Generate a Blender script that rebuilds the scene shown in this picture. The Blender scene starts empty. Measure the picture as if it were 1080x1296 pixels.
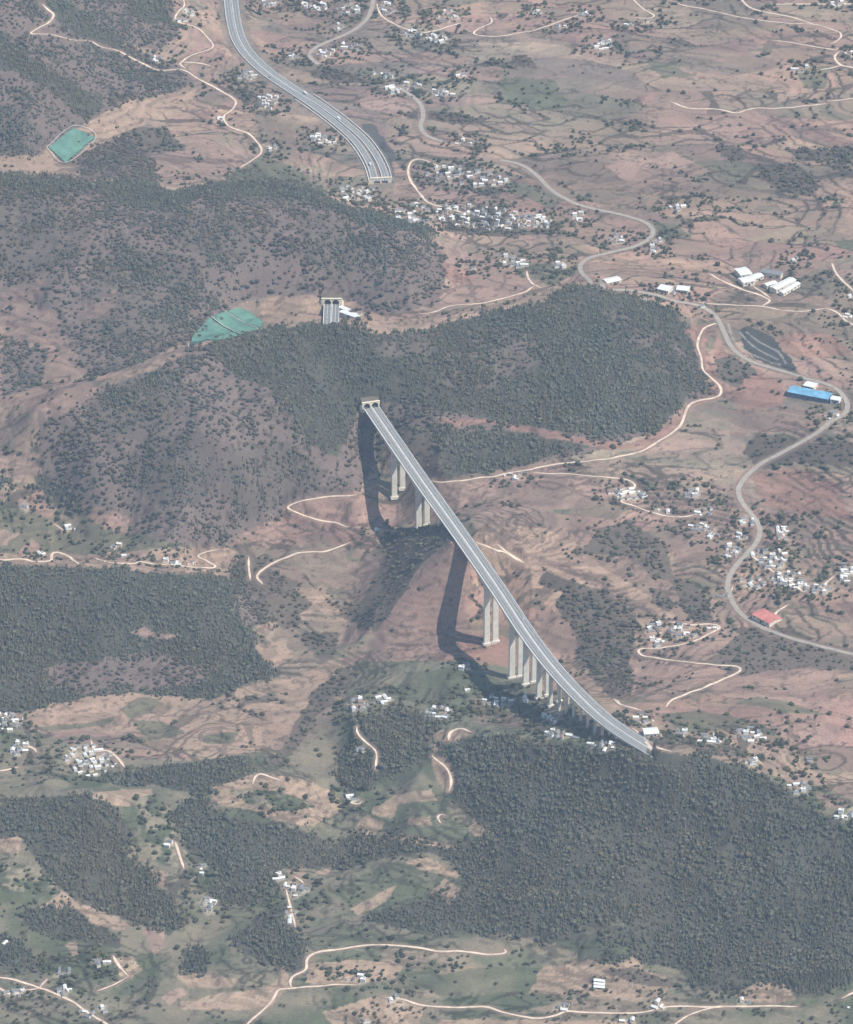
import bpy, bmesh, math, random
import numpy as np
R = math.radians
rng = np.random.default_rng(7)
random.seed(7)
scene = bpy.context.scene
COL = scene.collection

# ---------------------------------------------------------------- camera model (an airliner window view)
PITCH, DIST, FPX, CXP, CYP = R(28), 8000.0, 6914.0, 540.0, 648.0
CAM = np.array([0.0, -DIST*math.cos(PITCH), DIST*math.sin(PITCH)])
FW = np.array([0.0, math.cos(PITCH), -math.sin(PITCH)])
UP = np.array([0.0, math.sin(PITCH), math.cos(PITCH)])

def ray(px, py):
    px, py = np.asarray(px, float), np.asarray(py, float)
    return FW + np.array([1.0, 0, 0])*((px-CXP)/FPX)[..., None] + UP*((CYP-py)/FPX)[..., None]

def at_z(px, py, z):
    d = ray(px, py)
    t = (np.asarray(z, float)-CAM[2])/d[..., 2]
    return CAM + d*t[..., None]

def project(x, y, z):
    dx, dy, dz = x-CAM[0], y-CAM[1], z-CAM[2]
    dep = dy*FW[1]+dz*FW[2]
    return CXP+FPX*dx/dep, CYP-FPX*(dy*UP[1]+dz*UP[2])/dep, dep

# ---------------------------------------------------------------- value noise
_T = np.random.default_rng(3).random((256, 256)).astype(np.float32)
def vnoise(x, y):
    xi, yi = np.floor(x).astype(np.int64), np.floor(y).astype(np.int64)
    fx, fy = (x-xi).astype(np.float32), (y-yi).astype(np.float32)
    fx, fy = fx*fx*(3-2*fx), fy*fy*(3-2*fy)
    a, b = xi & 255, (xi+1) & 255
    c, d = yi & 255, (yi+1) & 255
    return (_T[a, c]*(1-fx)+_T[b, c]*fx)*(1-fy)+(_T[a, d]*(1-fx)+_T[b, d]*fx)*fy
def fbm(x, y, scale, octv=4, seed=0, gain=.5):
    s, a, n = 0, 1.0, 0
    x, y = x/scale+seed*17.3, y/scale+seed*9.1
    for i in range(octv):
        s = s+a*(vnoise(x, y)*2-1); n += a
        x, y, a = x*2.03+13.7, y*2.03+5.1, a*gain
    return s/n
def smooth(a, b, x):
    t = np.clip((x-a)/(b-a), 0, 1)
    return t*t*(3-2*t)

# ---------------------------------------------------------------- terrain: control points (picture x, picture y, height)
CP = np.array([
(-60,1340,-175),(200,1340,-172),(420,1340,-165),(650,1340,-165),(850,1340,-160),(1140,1340,-160),
(0,1250,-165),(80,1240,-163),(150,1230,-160),(250,1240,-168),(330,1260,-158),(200,1190,-160),(225,1160,-158),(60,1120,-145),
(100,1010,-112),(0,1012,-120),(145,1030,-116),(180,1085,-136),(240,1070,-134),(250,1018,-124),(300,1036,-128),(270,990,-124),(330,980,-116),(370,984,-115),
(420,1000,-128),(400,1045,-142),(350,1125,-152),(370,1160,-156),(300,1210,-154),(300,1100,-142),(40,1180,-158),(120,1180,-160),
(200,975,-136),(100,985,-140),(110,955,-140),(20,940,-142),(250,930,-128),(300,880,-132),(180,890,-138),(50,900,-145),
(380,940,-138),(400,900,-138),(350,860,-136),(430,960,-142),(430,1050,-152),(430,1100,-158),
(470,930,-112),(455,895,-105),(520,1003,-113),(500,1055,-134),(585,1035,-114),(545,945,-100),(570,990,-108),(540,1088,-126),(480,1110,-138),
(560,1120,-142),(440,1150,-152),(470,1075,-146),(600,1160,-138),(500,1190,-142),(400,1215,-152),(520,1202,-144),(640,1200,-142),
(560,1250,-157),(700,1260,-157),(640,1185,-136),(450,1260,-158),
(600,932,-72),(660,940,-50),(720,945,-30),(775,950,-13),(828,956,6),(852,960,8),(880,961,7),(940,971,-3),(1000,992,-28),(1060,1040,-45),(1110,1048,-48),
(700,1010,-72),(800,1030,-56),(900,1050,-58),(1000,1080,-72),(640,1060,-104),(750,1100,-98),(860,1095,-92),(862,1135,-110),
(960,1150,-102),(1080,1150,-92),(700,1170,-128),(820,1200,-134),(950,1220,-132),(1080,1220,-122),(760,1238,-152),(880,1262,-152),(1000,1275,-150),
(765,924,-17),(745,912,-23),(725,901,-35),(712,895,-43),(693,886,-64),(684,880,-68),(675,868,-70),(667,862,-76),(652,858,-99),
(700,911,-58),(630,888,-86),(555,903,-98),(590,873,-93),(600,840,-99),(560,838,-101),(500,840,-108),(440,832,-122),(480,885,-104),(520,860,-104),(745,935,-34),
(820,931,-5),(863,928,-11),(903,935,-13),(950,931,-18),(817,910,-14),(1000,940,-25),(1067,1030,-38),(1010,996,-27),(795,930,-9),
(1040,960,-30),(1000,900,-25),(1080,900,-25),(940,860,-38),(860,880,-33),(830,870,-42),(790,890,-33),(770,880,-48),(740,850,-72),
(740,800,-70),(690,800,-86),(700,750,-55),(655,740,-58),(622,815,-105),(640,830,-104),(598,806,-104),(572,799,-103),(554,822,-111),(535,800,-100),(605,738,-58),
(577,671,-3),(590,692,-5),(566,668,-7),(612,670,3),(650,662,-8),(556,692,-20),(526,727,-50),(501,767,-78),(475,800,-104),(446,834,-122),(568,745,-52),
(470,720,-96),(445,770,-114),(430,800,-122),(512,676,-60),(470,690,-93),(536,669,-75),
(503,636,-90),(465,640,-84),(450,610,-62),(440,640,-82),(400,655,-94),(365,642,-82),(400,690,-106),(340,720,-114),(430,745,-112),(380,780,-120),(400,830,-128),(350,800,-128),
(462,521,-8),(468,540,-24),(474,560,-40),(480,585,-55),(500,604,-60),(505,560,-20),(530,560,-8),(560,604,-28),(600,600,-25),(650,600,-22),(700,590,-15),(720,560,0),
(690,545,8),(640,530,10),(600,520,15),(560,500,25),(520,482,32),(470,497,18),(440,480,32),(500,440,60),(440,414,72),(520,424,66),(600,400,75),
(690,383,72),(730,362,72),(800,378,50),(860,398,35),(885,450,20),(895,500,8),(850,525,2),(820,480,30),(760,440,48),(700,470,42),(640,460,48),(800,540,0),
(400,440,62),(335,419,74),(265,439,84),(210,462,76),(165,480,62),(110,510,46),(50,525,34),(100,560,5),(60,590,-30),(120,620,-40),(200,520,50),(200,600,-20),
(300,500,45),(300,580,0),(300,640,-62),(380,520,35),(380,590,-34),(370,620,-60),(240,685,-85),(160,650,-75),(420,560,-15),(430,592,-46),
(60,640,-75),(30,680,-100),(100,680,-100),(150,700,-108),(250,705,-108),(300,700,-112),(20,705,-108),(0,620,-50),(0,560,-20),
(-30,722,-80),(60,720,-74),(150,722,-70),(240,729,-76),(300,747,-95),(330,790,-118),(345,845,-130),(60,800,-108),(180,800,-102),(270,820,-116),(60,880,-142),(180,872,-138),(270,880,-137),
(250,434,22),(280,418,10),(300,395,11),(340,385,8),(380,400,2),(420,407,2),(420,385,5),(440,398,5),(500,407,11),(560,395,15),(620,385,20),(690,365,22),(200,450,20),(120,480,5),(60,490,-5),(0,480,-10),(60,420,15),(0,390,20),
(0,330,55),(100,330,65),(200,330,60),(300,340,50),(400,330,50),(400,368,22),(500,360,35),(560,350,28),(0,240,105),(100,247,105),(230,268,100),(300,256,92),(400,263,82),(480,283,62),(540,300,40),
(345,372,18),(270,400,18),(160,400,35),(0,219,93),(100,232,90),(200,242,84),(330,235,60),(420,254,40),
(60,205,45),(150,200,40),(250,180,35),(330,190,25),(400,215,15),(483,233,6),(450,246,8),(90,180,42),(0,190,55),(40,150,90),(0,100,130),(100,100,95),(0,0,190),(100,0,150),(200,0,85),(170,70,70),(230,100,48),(280,60,40),(290,0,35),(200,140,40),(330,85,32),(423,150,18),(477,205,10),
(400,60,30),(560,30,40),(720,20,40),(900,10,45),(1080,10,50),(560,110,28),(700,110,35),(850,100,30),(1000,100,35),(1080,130,40),(560,180,20),(640,170,25),(760,180,22),(900,190,15),(1040,190,25),
(540,260,12),(620,270,12),(700,280,14),(660,320,14),(600,340,18),(560,312,24),(740,330,14),(820,290,10),(880,280,15),(960,260,8),(1060,270,18),(850,340,15),(960,360,18),(1060,350,22),(920,420,14),(1000,420,18),(1080,440,22),
(980,466,12),(1070,500,16),(1050,560,5),(960,500,8),(920,540,-5),(900,580,-15),(850,600,-18),(800,610,-25),(840,650,-38),(760,640,-30),(700,640,-25),(720,690,-30),(800,720,-45),(780,670,-35),(860,740,-60),(900,680,-45),(950,650,-32),(960,590,-15),
(1030,620,-10),(1080,680,-20),(1000,710,-38),(930,720,-48),(950,790,-50),(1050,740,-30),(1080,820,-35),(1000,820,-42),(900,790,-58),(830,790,-58),(880,830,-48),(850,690,-45),
(-120,100,150),(-120,300,80),(-120,560,-10),(-120,800,-115),(-120,1000,-130),(-120,1200,-160),(1200,100,45),(1200,300,25),(1200,500,15),(1200,700,-20),(1200,900,-28),(1200,1100,-70),(1200,1240,-130),
(0,-80,230),(250,-80,60),(500,-80,45),(800,-80,50),(1100,-80,55),
], float)
cw = at_z(CP[:, 0], CP[:, 1], CP[:, 2])
S = 500.0
def tps(r2):
    return np.where(r2 > 1e-12, .5*r2*np.log(np.maximum(r2, 1e-12)), 0)
P2 = cw[:, :2]/S
n = len(P2)
K = tps(((P2[:, None]-P2[None])**2).sum(-1))+np.eye(n)*2e-4
A = np.zeros((n+3, n+3)); A[:n, :n] = K; A[:n, n] = 1; A[:n, n+1:] = P2; A[n, :n] = 1; A[n+1:, :n] = P2.T
w = np.linalg.solve(A, np.r_[cw[:, 2], 0, 0, 0])
GX0, GX1, GY0, GY1, DX, DY = -1010.0, 1010.0, -1760.0, 2440.0, 2.0, 2.6
gx = np.arange(GX0, GX1+.1, DX); gy = np.arange(GY0, GY1+.1, DY)
def bilin(F, x0, dx, y0, dy, x, y):
    u = np.clip((x-x0)/dx, 0, F.shape[1]-1.001); v = np.clip((y-y0)/dy, 0, F.shape[0]-1.001)
    i, j = u.astype(int), v.astype(int); fu, fv = u-i, v-j
    return (F[j, i]*(1-fu)+F[j, i+1]*fu)*(1-fv)+(F[j+1, i]*(1-fu)+F[j+1, i+1]*fu)*fv
cgx = np.arange(GX0-20, GX1+20, 8.0); cgy = np.arange(GY0-20, GY1+20, 8.0)
CX, CY = np.meshgrid(cgx, cgy)
CZ = np.empty(CX.size)
q = np.c_[CX.ravel(), CY.ravel()]/S
for k in range(0, len(q), 20000):
    b = q[k:k+20000]
    CZ[k:k+20000] = tps(((b[:, None]-P2[None])**2).sum(-1))@w[:n]+w[n]+b@w[n+1:]
CZ = np.clip(CZ.reshape(CX.shape), -185, 300)
X, Y = np.meshgrid(gx, gy)
Z = bilin(CZ, cgx[0], 8.0, cgy[0], 8.0, X, Y)
# slope magnitude drives how much gully relief the ground gets
gzy, gzx = np.gradient(CZ, 8.0)
SL = bilin(np.hypot(gzx, gzy), cgx[0], 8.0, cgy[0], 8.0, X, Y)
SL = smooth(.05, .4, SL)
wx, wy = X+25*fbm(X, Y, 90, 3, 5), Y+25*fbm(X, Y, 90, 3, 6)
rid = 1-np.abs(fbm(wx, wy, 120, 4, 1))*2
DET = (8.5*fbm(X, Y, 190, 3, 2)+3.6*fbm(wx, wy, 75, 3, 3)+.5*fbm(X, Y, 14, 2, 4))*(.6+.4*SL)+(rid-.6)*12*SL

pxc, pyc, _ = project(X, Y, Z)                             # rounded knolls and hollows in the near country
kn = smooth(845, 920, pyc)*(1-smooth(560, 700, pxc)*smooth(1000, 930, pyc))*(1-.6*smooth(600, 700, pxc))
DET += kn*(23*(.45-np.abs(fbm(X+60*fbm(X, Y, 200, 2, 15), Y, 210, 3, 16)))+4*fbm(X, Y, 80, 3, 17))
# the ground right under the deck keeps the surveyed heights
DECKPX = np.array([(470,516),(500,560),(543,622),(577,669),(600,702),(632,748),(668,803),(700,845),(730,878),(765,911),(800,935),(822,948),(850,965)], float)
def catmull(p, step):
    p = np.asarray(p, float)
    p = np.vstack([2*p[0]-p[1], p, 2*p[-1]-p[-2]]); out = []
    for i in range(1, len(p)-2):
        m = max(2, int(np.ceil(np.linalg.norm(p[i+1]-p[i])/step)))
        t = np.linspace(0, 1, m, endpoint=False)[:, None]
        a, b, c, d = p[i-1], p[i], p[i+1], p[i+2]
        out.append(.5*((2*b)+(c-a)*t+(2*a-5*b+4*c-d)*t**2+(3*b-a-3*c+d)*t**3))
    return np.vstack(out+[p[-2:-1]])
def resample(p, step):
    p = np.asarray(p, float)
    s = np.r_[0, np.cumsum(np.linalg.norm(np.diff(p, axis=0), axis=1))]
    m = max(2, int(round(s[-1]/step))+1)
    q = np.linspace(0, s[-1], m)
    return np.c_[tuple(np.interp(q, s, p[:, k]) for k in range(p.shape[1]))]
def soften(p, n):
    p = p.copy()
    for _ in range(n):
        p[1:-1] = .25*p[:-2]+.5*p[1:-1]+.25*p[2:]
    return p
DECK = at_z(DECKPX[:, 0], DECKPX[:, 1], np.zeros(len(DECKPX)))
DECK = soften(resample(catmull(DECK[:, :2], 8), 8.0), 30)

def seg_dist(path, x, y, rad):
    """distance of grid points to a path (only inside rad of it), with the position along it"""
    D = np.full(x.shape, 1e9); T = np.zeros(x.shape)
    for k in range(len(path)-1):
        a, b = path[k, :2], path[k+1, :2]
        i0 = max(0, int((min(a[0], b[0])-rad-gx[0])/DX)); i1 = min(len(gx), int((max(a[0], b[0])+rad-gx[0])/DX)+2)
        j0 = max(0, int((min(a[1], b[1])-rad-gy[0])/DY)); j1 = min(len(gy), int((max(a[1], b[1])+rad-gy[0])/DY)+2)
        if i1 <= i0 or j1 <= j0: continue
        xs, ys = x[j0:j1, i0:i1], y[j0:j1, i0:i1]
        d = b-a; L2 = max(d@d, 1e-9)
        t = np.clip(((xs-a[0])*d[0]+(ys-a[1])*d[1])/L2, 0, 1)
        dd = np.hypot(xs-a[0]-t*d[0], ys-a[1]-t*d[1])
        m = dd < D[j0:j1, i0:i1]
        D[j0:j1, i0:i1][m] = dd[m]; T[j0:j1, i0:i1][m] = (k+t)[m]
    return D, T
Dd, Td = seg_dist(DECK, X, Y, 90)
Z = Z+DET*(.15+.85*smooth(15, 80, Dd))
# farmed slopes step down in banked terraces that follow the contours
tb = Z+1.3*fbm(X, Y, 70, 3, 8)
g_y, g_x = np.gradient(tb, DY, DX)
TG = np.maximum(np.hypot(g_x, g_y), .02)
STEP = 2.7
TF = np.floor(tb/STEP); fr = tb/STEP-TF
TD = (fr-.5)*STEP/TG                                   # metres from the bank line
TW = (1-smooth(.26, .42, TG))*smooth(18, 60, Dd)
Z = Z+.62*TW*(STEP*(TF+smooth(-4.5, 4.5, TD))-tb)

def H(x, y):
    return bilin(Z, gx[0], DX, gy[0], DY, np.asarray(x, float), np.asarray(y, float))

def cast(px, py):
    """where the picture's rays meet the ground"""
    px, py = np.atleast_1d(np.asarray(px, float)), np.atleast_1d(np.asarray(py, float))
    d = ray(px, py)
    hit = np.full(len(px), np.nan)
    ts = (310-CAM[2])/d[:, 2]; te = (-200-CAM[2])/d[:, 2]
    N = 420
    prev = ts.copy()
    for k in range(1, N+1):
        t = ts+(te-ts)*k/N
        p = CAM+d*t[:, None]
        below = (p[:, 2] < H(p[:, 0], p[:, 1])) & np.isnan(hit)
        if below.any():
            lo, hi = prev[below].copy(), t[below].copy(); db = d[below]
            for _ in range(12):
                m = .5*(lo+hi); pm = CAM+db*m[:, None]
                u = pm[:, 2] < H(pm[:, 0], pm[:, 1])
                hi = np.where(u, m, hi); lo = np.where(u, lo, m)
            hit[below] = hi
        prev = t
    hit = np.where(np.isnan(hit), te, hit)
    p = CAM+d*hit[:, None]
    p[:, 2] = H(p[:, 0], p[:, 1])
    return p

# ---------------------------------------------------------------- roads: traced courses, laid on the ground
EXPRESS = [(291,-25),(292,0),(302,50),(328,83),(360,107),(393,128),(423,150),(446,169),(464,188),(476,209),(482,232)]
MAIN_A = [(633,203),(660,208),(680,222),(697,240),(720,254),(737,260),(763,267),(787,272),(810,278),(827,290),(823,302),(803,312),(773,320),(750,325),(737,332),(734,341),(742,352),(758,361),(810,370),(853,380),(887,388),(907,402),(917,421),(927,441),(950,457),(980,467),(1013,477),(1047,486),(1067,499),(1074,514),(1067,526),(1050,534),(1037,546),(1010,563),(982,577),(966,585),(957,592),(942,606),(934,621),(940,637),(951,650),(962,668),(959,685),(946,701),(930,718),(922,735),(922,751),(933,771),(950,786),(967,796),(993,805),(1020,813),(1082,829),(1130,838)]
SIDE = [[(474,-20),(473,0),(467,20),(453,35),(430,47),(403,58),(392,67),(395,76),(404,82)],
        [(507,112),(523,122),(533,133),(536,147),(532,160),(540,172),(560,179)]]
TRACKS = [
[(54,2),(62,14),(69,20),(63,28),(37,41),(48,43),(67,43),(87,50),(117,52),(125,59),(147,63),(173,77),(200,89),(230,88),(247,97),(267,108),(283,117),(299,128),(293,140),(283,147),(290,160),(313,168),(328,183),(330,195),(304,212)],
[(232,-10),(232,0),(234,7),(223,17),(222,25),(230,30),(247,33),(263,48),(270,60),(247,68),(230,77),(227,81),(236,87)],[(230,78),(253,80),(267,84)],
[(477,3),(483,20),(503,32),(527,40),(541,41),(587,28)],[(620,22),(623,28),(600,40),(605,45),(637,45),(680,37),(720,23),(740,18)],
[(560,212),(533,201),(522,203),(517,213),(519,227),(533,247),(543,257),(563,262),(587,270)],
[(797,-5),(810,7),(820,15),(830,20),(820,23),(798,22)],[(848,0),(863,6),(900,13),(933,21),(960,25),(993,29),(1033,31),(1053,37),(1066,43),(1060,52),(1050,56)],
[(936,-5),(947,8),(967,15),(1000,21),(1032,31)],[(975,5),(1030,5),(1090,5)],[(978,51),(1003,54),(1057,63),(1061,60)],[(1063,65),(1056,72),(1066,83),(1090,86)],[(1066,83),(1038,89)],[(1047,128),(1060,127),(1090,123)],
[(848,128),(873,137),(907,138),(933,143),(953,137),(987,137),(1047,131)],
[(667,343),(669,353),(677,361),(693,366),(717,366)],[(676,363),(657,372),(637,378),(607,384),(570,387),(553,394),(530,398)],
[(907,409),(893,414),(885,427),(883,438),(888,453),(890,468),(900,478),(911,488),(913,499),(903,504),(877,509),(867,524),(860,541),(830,561),(810,572),(767,581),(720,586),(700,588),(660,596),(620,604),(580,608),(547,611)],
[(452,626),(430,628),(405,630),(376,635),(362,640),(368,646),(382,652),(410,660),(441,666)],
[(673,599),(720,600),(753,603),(788,606),(803,611),(803,619),(790,626),(785,635),(800,639),(817,646),(837,652),(853,655),(870,654),(883,650)],
[(777,887),(797,895),(813,899)],[(843,895),(853,885),(887,872),(920,858),(938,849),(933,844),(900,841),(853,836),(817,831),(807,825),(815,821),(830,821),(867,815),(893,805),(910,796),(912,792),(893,790),(873,791),(847,787)],
[(1038,746),(1057,728)],
[(-10,708),(0,708),(60,710),(65,703),(70,697),(83,703),(100,713)],[(120,707),(140,711),(187,713),(233,716),(267,721),(275,719),(263,711),(248,701),(277,696)],
[(315,703),(315,718),(317,733)],[(333,739),(325,730),(337,718),(357,708),(383,699),(413,698),(444,686)],[(68,661),(80,673)],
[(452,918),(452,928),(463,940),(475,948),(477,958),(475,975)],[(568,936),(570,929),(580,923),(597,925)],[(547,956),(557,965),(567,975),(571,985),(571,995),(568,1003)],
[(320,993),(322,985),(328,979),(340,982),(358,990)],[(-5,1236),(12,1239),(30,1245),(50,1250),(73,1259),(90,1267),(107,1279),(125,1290),(140,1300)],[(-5,1248),(13,1259),(30,1255),(50,1250)],[(123,1255),(143,1247),(163,1237)],[(143,1210),(153,1225),(163,1237)],[(50,1250),(60,1240)],
[(310,1300),(330,1282),(343,1269),(352,1253),(360,1252),(420,1247),(453,1247)],[(369,1250),(367,1242),(373,1234),(388,1228),(388,1220),(390,1212),(403,1205),(427,1202),(453,1199),(473,1196),(507,1197),(533,1200),(547,1204),(560,1205),(587,1204),(613,1208),(637,1209),(643,1204),(638,1201)],
[(485,1262),(510,1265),(533,1273),(573,1275),(617,1275),(637,1282),(660,1287),(683,1289),(707,1285),(720,1280),(770,1283),(813,1282),(840,1275),(880,1274),(900,1275),(920,1274),(973,1274),(1010,1274)],[(850,1300),(873,1285),(900,1277),(922,1275)],[(1065,1266),(1080,1256),(1100,1250)],
[(373,1110),(385,1118)],[(362,1125),(367,1145),(374,1173)],[(222,1065),(228,1085),(233,1100)],[(115,937),(121,951),(135,950),(148,958),(158,972)],[(-5,976),(10,975),(24,971)],[(14,951),(32,944),(44,947),(46,953)],
[(558,1042),(553,1035),(560,1029),(564,1032)],[(440,1010),(443,1018),(455,1017),(458,1013)],
[(1053,333),(1060,348),(1070,358),(1085,372)],[(1045,390),(1052,391),(1062,397),(1072,407),(1090,415)],[(990,393),(1020,394),(1045,390)],
[(897,346),(920,358),(945,368),(965,375),(976,380),(965,387)],[(953,362),(968,372),(976,377)],
[(880,383),(920,386),(965,388),(990,393)],
[(948,700),(965,714),(983,726),(1003,738),(1018,750)],[(967,797),(978,785),(983,775),(998,765)],[(926,750),(928,742)],
[(603,683),(612,690),(640,702),(662,715)],[(630,684),(640,697),(658,708),(664,714)],
[(760,945),(770,938)],[(800,925),(815,935),(830,945),(850,951)],
]
def lay(px_pts, step=5.0, smooth_n=3):
    p = resample(catmull(px_pts, 4), 4)
    w = cast(p[:, 0], p[:, 1])
    k = [0]                                   # drop points thrown far behind a crest
    for i in range(1, len(w)):
        if np.linalg.norm(w[i, :2]-w[k[-1], :2]) < 75: k.append(i)
    w = w[k]
    return soften(resample(w[:, :2], step), smooth_n)
express = lay(EXPRESS, 8, 12)
main_a = lay(MAIN_A, 5, 6)
sides = [lay(s, 5, 4) for s in SIDE]
tracks = [lay(s, 4, 2) for s in TRACKS]
P2PX = at_z(np.array([420.0, 419, 417.5]), np.array([385.0, 408, 440]), np.array([6.0, 6, 6]))
link = resample(P2PX[:, :2], 8)

def grade(path, half, blend, n):
    global Z
    zz = H(path[:, 0], path[:, 1])
    zz = np.convolve(np.pad(zz, n, mode='edge'), np.ones(2*n+1)/(2*n+1), 'valid')
    D, T = seg_dist(path, X, Y, half+blend)
    m = D < half+blend
    tz = np.interp(T[m], np.arange(len(path)), zz)
    k = 1-smooth(half, half+blend, D[m])
    Z[m] = Z[m]*(1-k)+tz*k
for t in tracks: grade(t, 4, 6, 6)
for s in sides+[main_a]: grade(s, 7, 9, 10)
grade(express, 20, 26, 12)
# cuttings for the two tunnel mouths facing us
def portal_cut(path, floor, back=8, half=15):
    global Z
    a, d = path[0], path[3]-path[0]; d = d/np.linalg.norm(d); nrm = np.array([-d[1], d[0]])
    u = (X-a[0])*d[0]+(Y-a[1])*d[1]; v = (X-a[0])*nrm[0]+(Y-a[1])*nrm[1]
    m = (u > -back) & (u < 60) & (np.abs(v) < half)
    Z[m] = np.minimum(Z[m], floor)
portal_cut(DECK, -2.5); portal_cut(link, 4.0)
PXG = project(X, Y, Z)[0]
D0, T0 = seg_dist(DECK, X, Y, 26)                      # the ridge is shaved down under the deck
tgt = -4.4+6.5*smooth(790, 836, PXG)
m = (T0 > 6) & (D0 < 24) & (PXG < 830)
Z[m] = np.where(D0[m] < 15, np.minimum(Z[m], tgt[m]), np.minimum(Z[m], tgt[m]+(D0[m]-15)*.8))
D0, T0 = seg_dist(DECK, X, Y, 50)                      # embankment where the deck comes to ground
m = (D0 < 46) & (PXG > 772); k = (smooth(772, 806, PXG)*(1-smooth(16, 46, D0)))[m]
Z[m] = Z[m]*(1-k)+np.maximum(Z[m], tgt[m]-1.0)*k
# ---------------------------------------------------------------- land cover: what grows or lies where
PX, PY, _ = project(X, Y, Z)
wob = 4.2
QX = PX+wob*fbm(X, Y, 34, 3, 11)*1.6+1.2*fbm(X, Y, 9, 2, 12); QY = PY+(wob*fbm(X, Y, 34, 3, 13)+1.0*fbm(X, Y, 9, 2, 14))*.8
def inside(poly, x=None, y=None):
    x = QX if x is None else x; y = QY if y is None else y
    poly = np.array(poly, float)
    out = np.zeros(x.shape, bool)
    m = (x > poly[:, 0].min()) & (x < poly[:, 0].max()) & (y > poly[:, 1].min()) & (y < poly[:, 1].max())
    a, b = x[m], y[m]; r = np.zeros(a.shape, bool)
    j = len(poly)-1
    for i in range(len(poly)):
        xi, yi = poly[i]; xj, yj = poly[j]
        if yi != yj:
            r ^= ((yi > b) != (yj > b)) & (a < (xj-xi)*(b-yi)/(yj-yi)+xi)
        j = i
    out[m] = r
    return out

TAN, PALE, PINK, RED = (.35,.248,.182), (.47,.35,.25), (.315,.212,.172), (.30,.165,.128)
OLIVE, GREEN, FALLOW, EARTH = (.17,.148,.105), (.092,.102,.06), (.265,.208,.152), (.222,.152,.122)
SCRUBG, MIDG, FLOOR, SHRUBG = (.175,.132,.112), (.125,.10,.082), (.08,.077,.056), (.125,.098,.075)
# drifting parcels of ploughed and fallow land
def parcels(cx, cy, seed):
    u = (X+.35*Y+50*fbm(X, Y, 230, 3, seed)+12*fbm(X, Y, 60, 2, seed+1))/cx
    v = (Y+.12*X+50*fbm(X, Y, 210, 3, seed+2)+12*fbm(X, Y, 60, 2, seed+3))/cy
    iu, iv = np.floor(u).astype(int), np.floor(v).astype(int)
    d1 = np.full(u.shape, 9.0); d2 = np.full(u.shape, 9.0); idn = np.zeros(u.shape, int)
    r1 = np.random.default_rng(seed).random((128, 128, 3))
    for di in (-1, 0, 1):
        for dj in (-1, 0, 1):
            a, b = (iu+di) & 127, (iv+dj) & 127
            dd = np.hypot(iu+di+r1[a, b, 0]-u, iv+dj+r1[a, b, 1]-v)
            n1 = dd < d1
            d2 = np.where(n1, d1, np.minimum(d2, dd)); idn = np.where(n1, a*128+b, idn); d1 = np.where(n1, dd, d1)
    return idn, (d2-d1)*(cx+cy)/2, r1.reshape(-1, 3)[:, 2]
ID1, E1, RV1 = parcels(190, 66, 21); ID2, E2, RV2 = parcels(84, 27, 31)
PAL = np.array([TAN, PINK, (.29,.2,.158), EARTH, FALLOW, (.30,.22,.165), (.235,.168,.135), OLIVE, (.325,.23,.172), (.205,.16,.125), (.28,.184,.15), (.22,.172,.13)])
MEANC = np.array((.262,.19,.145))
PAL = MEANC+(PAL-MEANC)*np.array(1.45)
big = PAL[(RV1[ID1]*997).astype(int) % len(PAL)]
sub = PAL[(RV2[ID2]*1009).astype(int) % len(PAL)]
mixw = smooth(-.2, .25, fbm(X, Y, 260, 2, 41))[..., None]
strips = PAL[((RV1[ID1]*911+TF*.618034+(TF*7+3)**2*.137) % 1*len(PAL)).astype(int)]     # each terrace carries its own crop
COLR = big*(1-.65*mixw)+sub*.65*mixw
COLR = COLR*.55+strips*.45
FXx, FYy = X+.25*Y+30*fbm(X, Y, 150, 2, 40), Y+.12*X+30*fbm(X, Y, 150, 2, 39)
stre = fbm(FXx, FYy*3.2, 170, 4, 42)[..., None]              # drifts of soil running with the lie of the land
COLR = COLR*(1+.34*stre*np.array([1.0, 1.0, .95]))
warm = fbm(X, Y, 420, 3, 43)[..., None]
COLR = COLR*(1+warm*np.array([.12, .0, -.05]))
# banks and ditches between the parcels
bk = fbm(X, Y, 70, 3, 44)
bank = np.maximum((E1 < 5.0+3.5*bk) & (bk > -.14), (E2 < 2.6+1.8*bk) & (bk > .12))
bank |= (np.abs(TD) < 2.1+1.6*bk) & (TW > .3) & (fbm(X, Y, 150, 3, 47) > -.22)
flow = np.abs(fbm(FXx, FYy*2.2, 300, 3, 49)); bank |= (flow < .016) & (fbm(X, Y, 130, 2, 50) > 0)
pinei = np.zeros(X.shape, np.float32); bushi = np.zeros(X.shape, np.float32); leafi = np.zeros(X.shape, np.float32)
moist = smooth(.12, .5, fbm(X, Y, 190, 4, 48))
COLR = COLR*(1-.5*moist[..., None])+np.array((.135,.115,.08))*.5*moist[..., None]
COLR = np.where(bank[..., None], COLR*.45+np.array((.08,.07,.05))*.55, COLR)
clump = smooth(.1, .4, fbm(X, Y, 45, 3, 54))
leafi[:] = np.where(bank, (.02+.75*clump), .0006)+.28*clump*(moist > .5)
wood_id = np.zeros(X.shape, np.int8)

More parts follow.
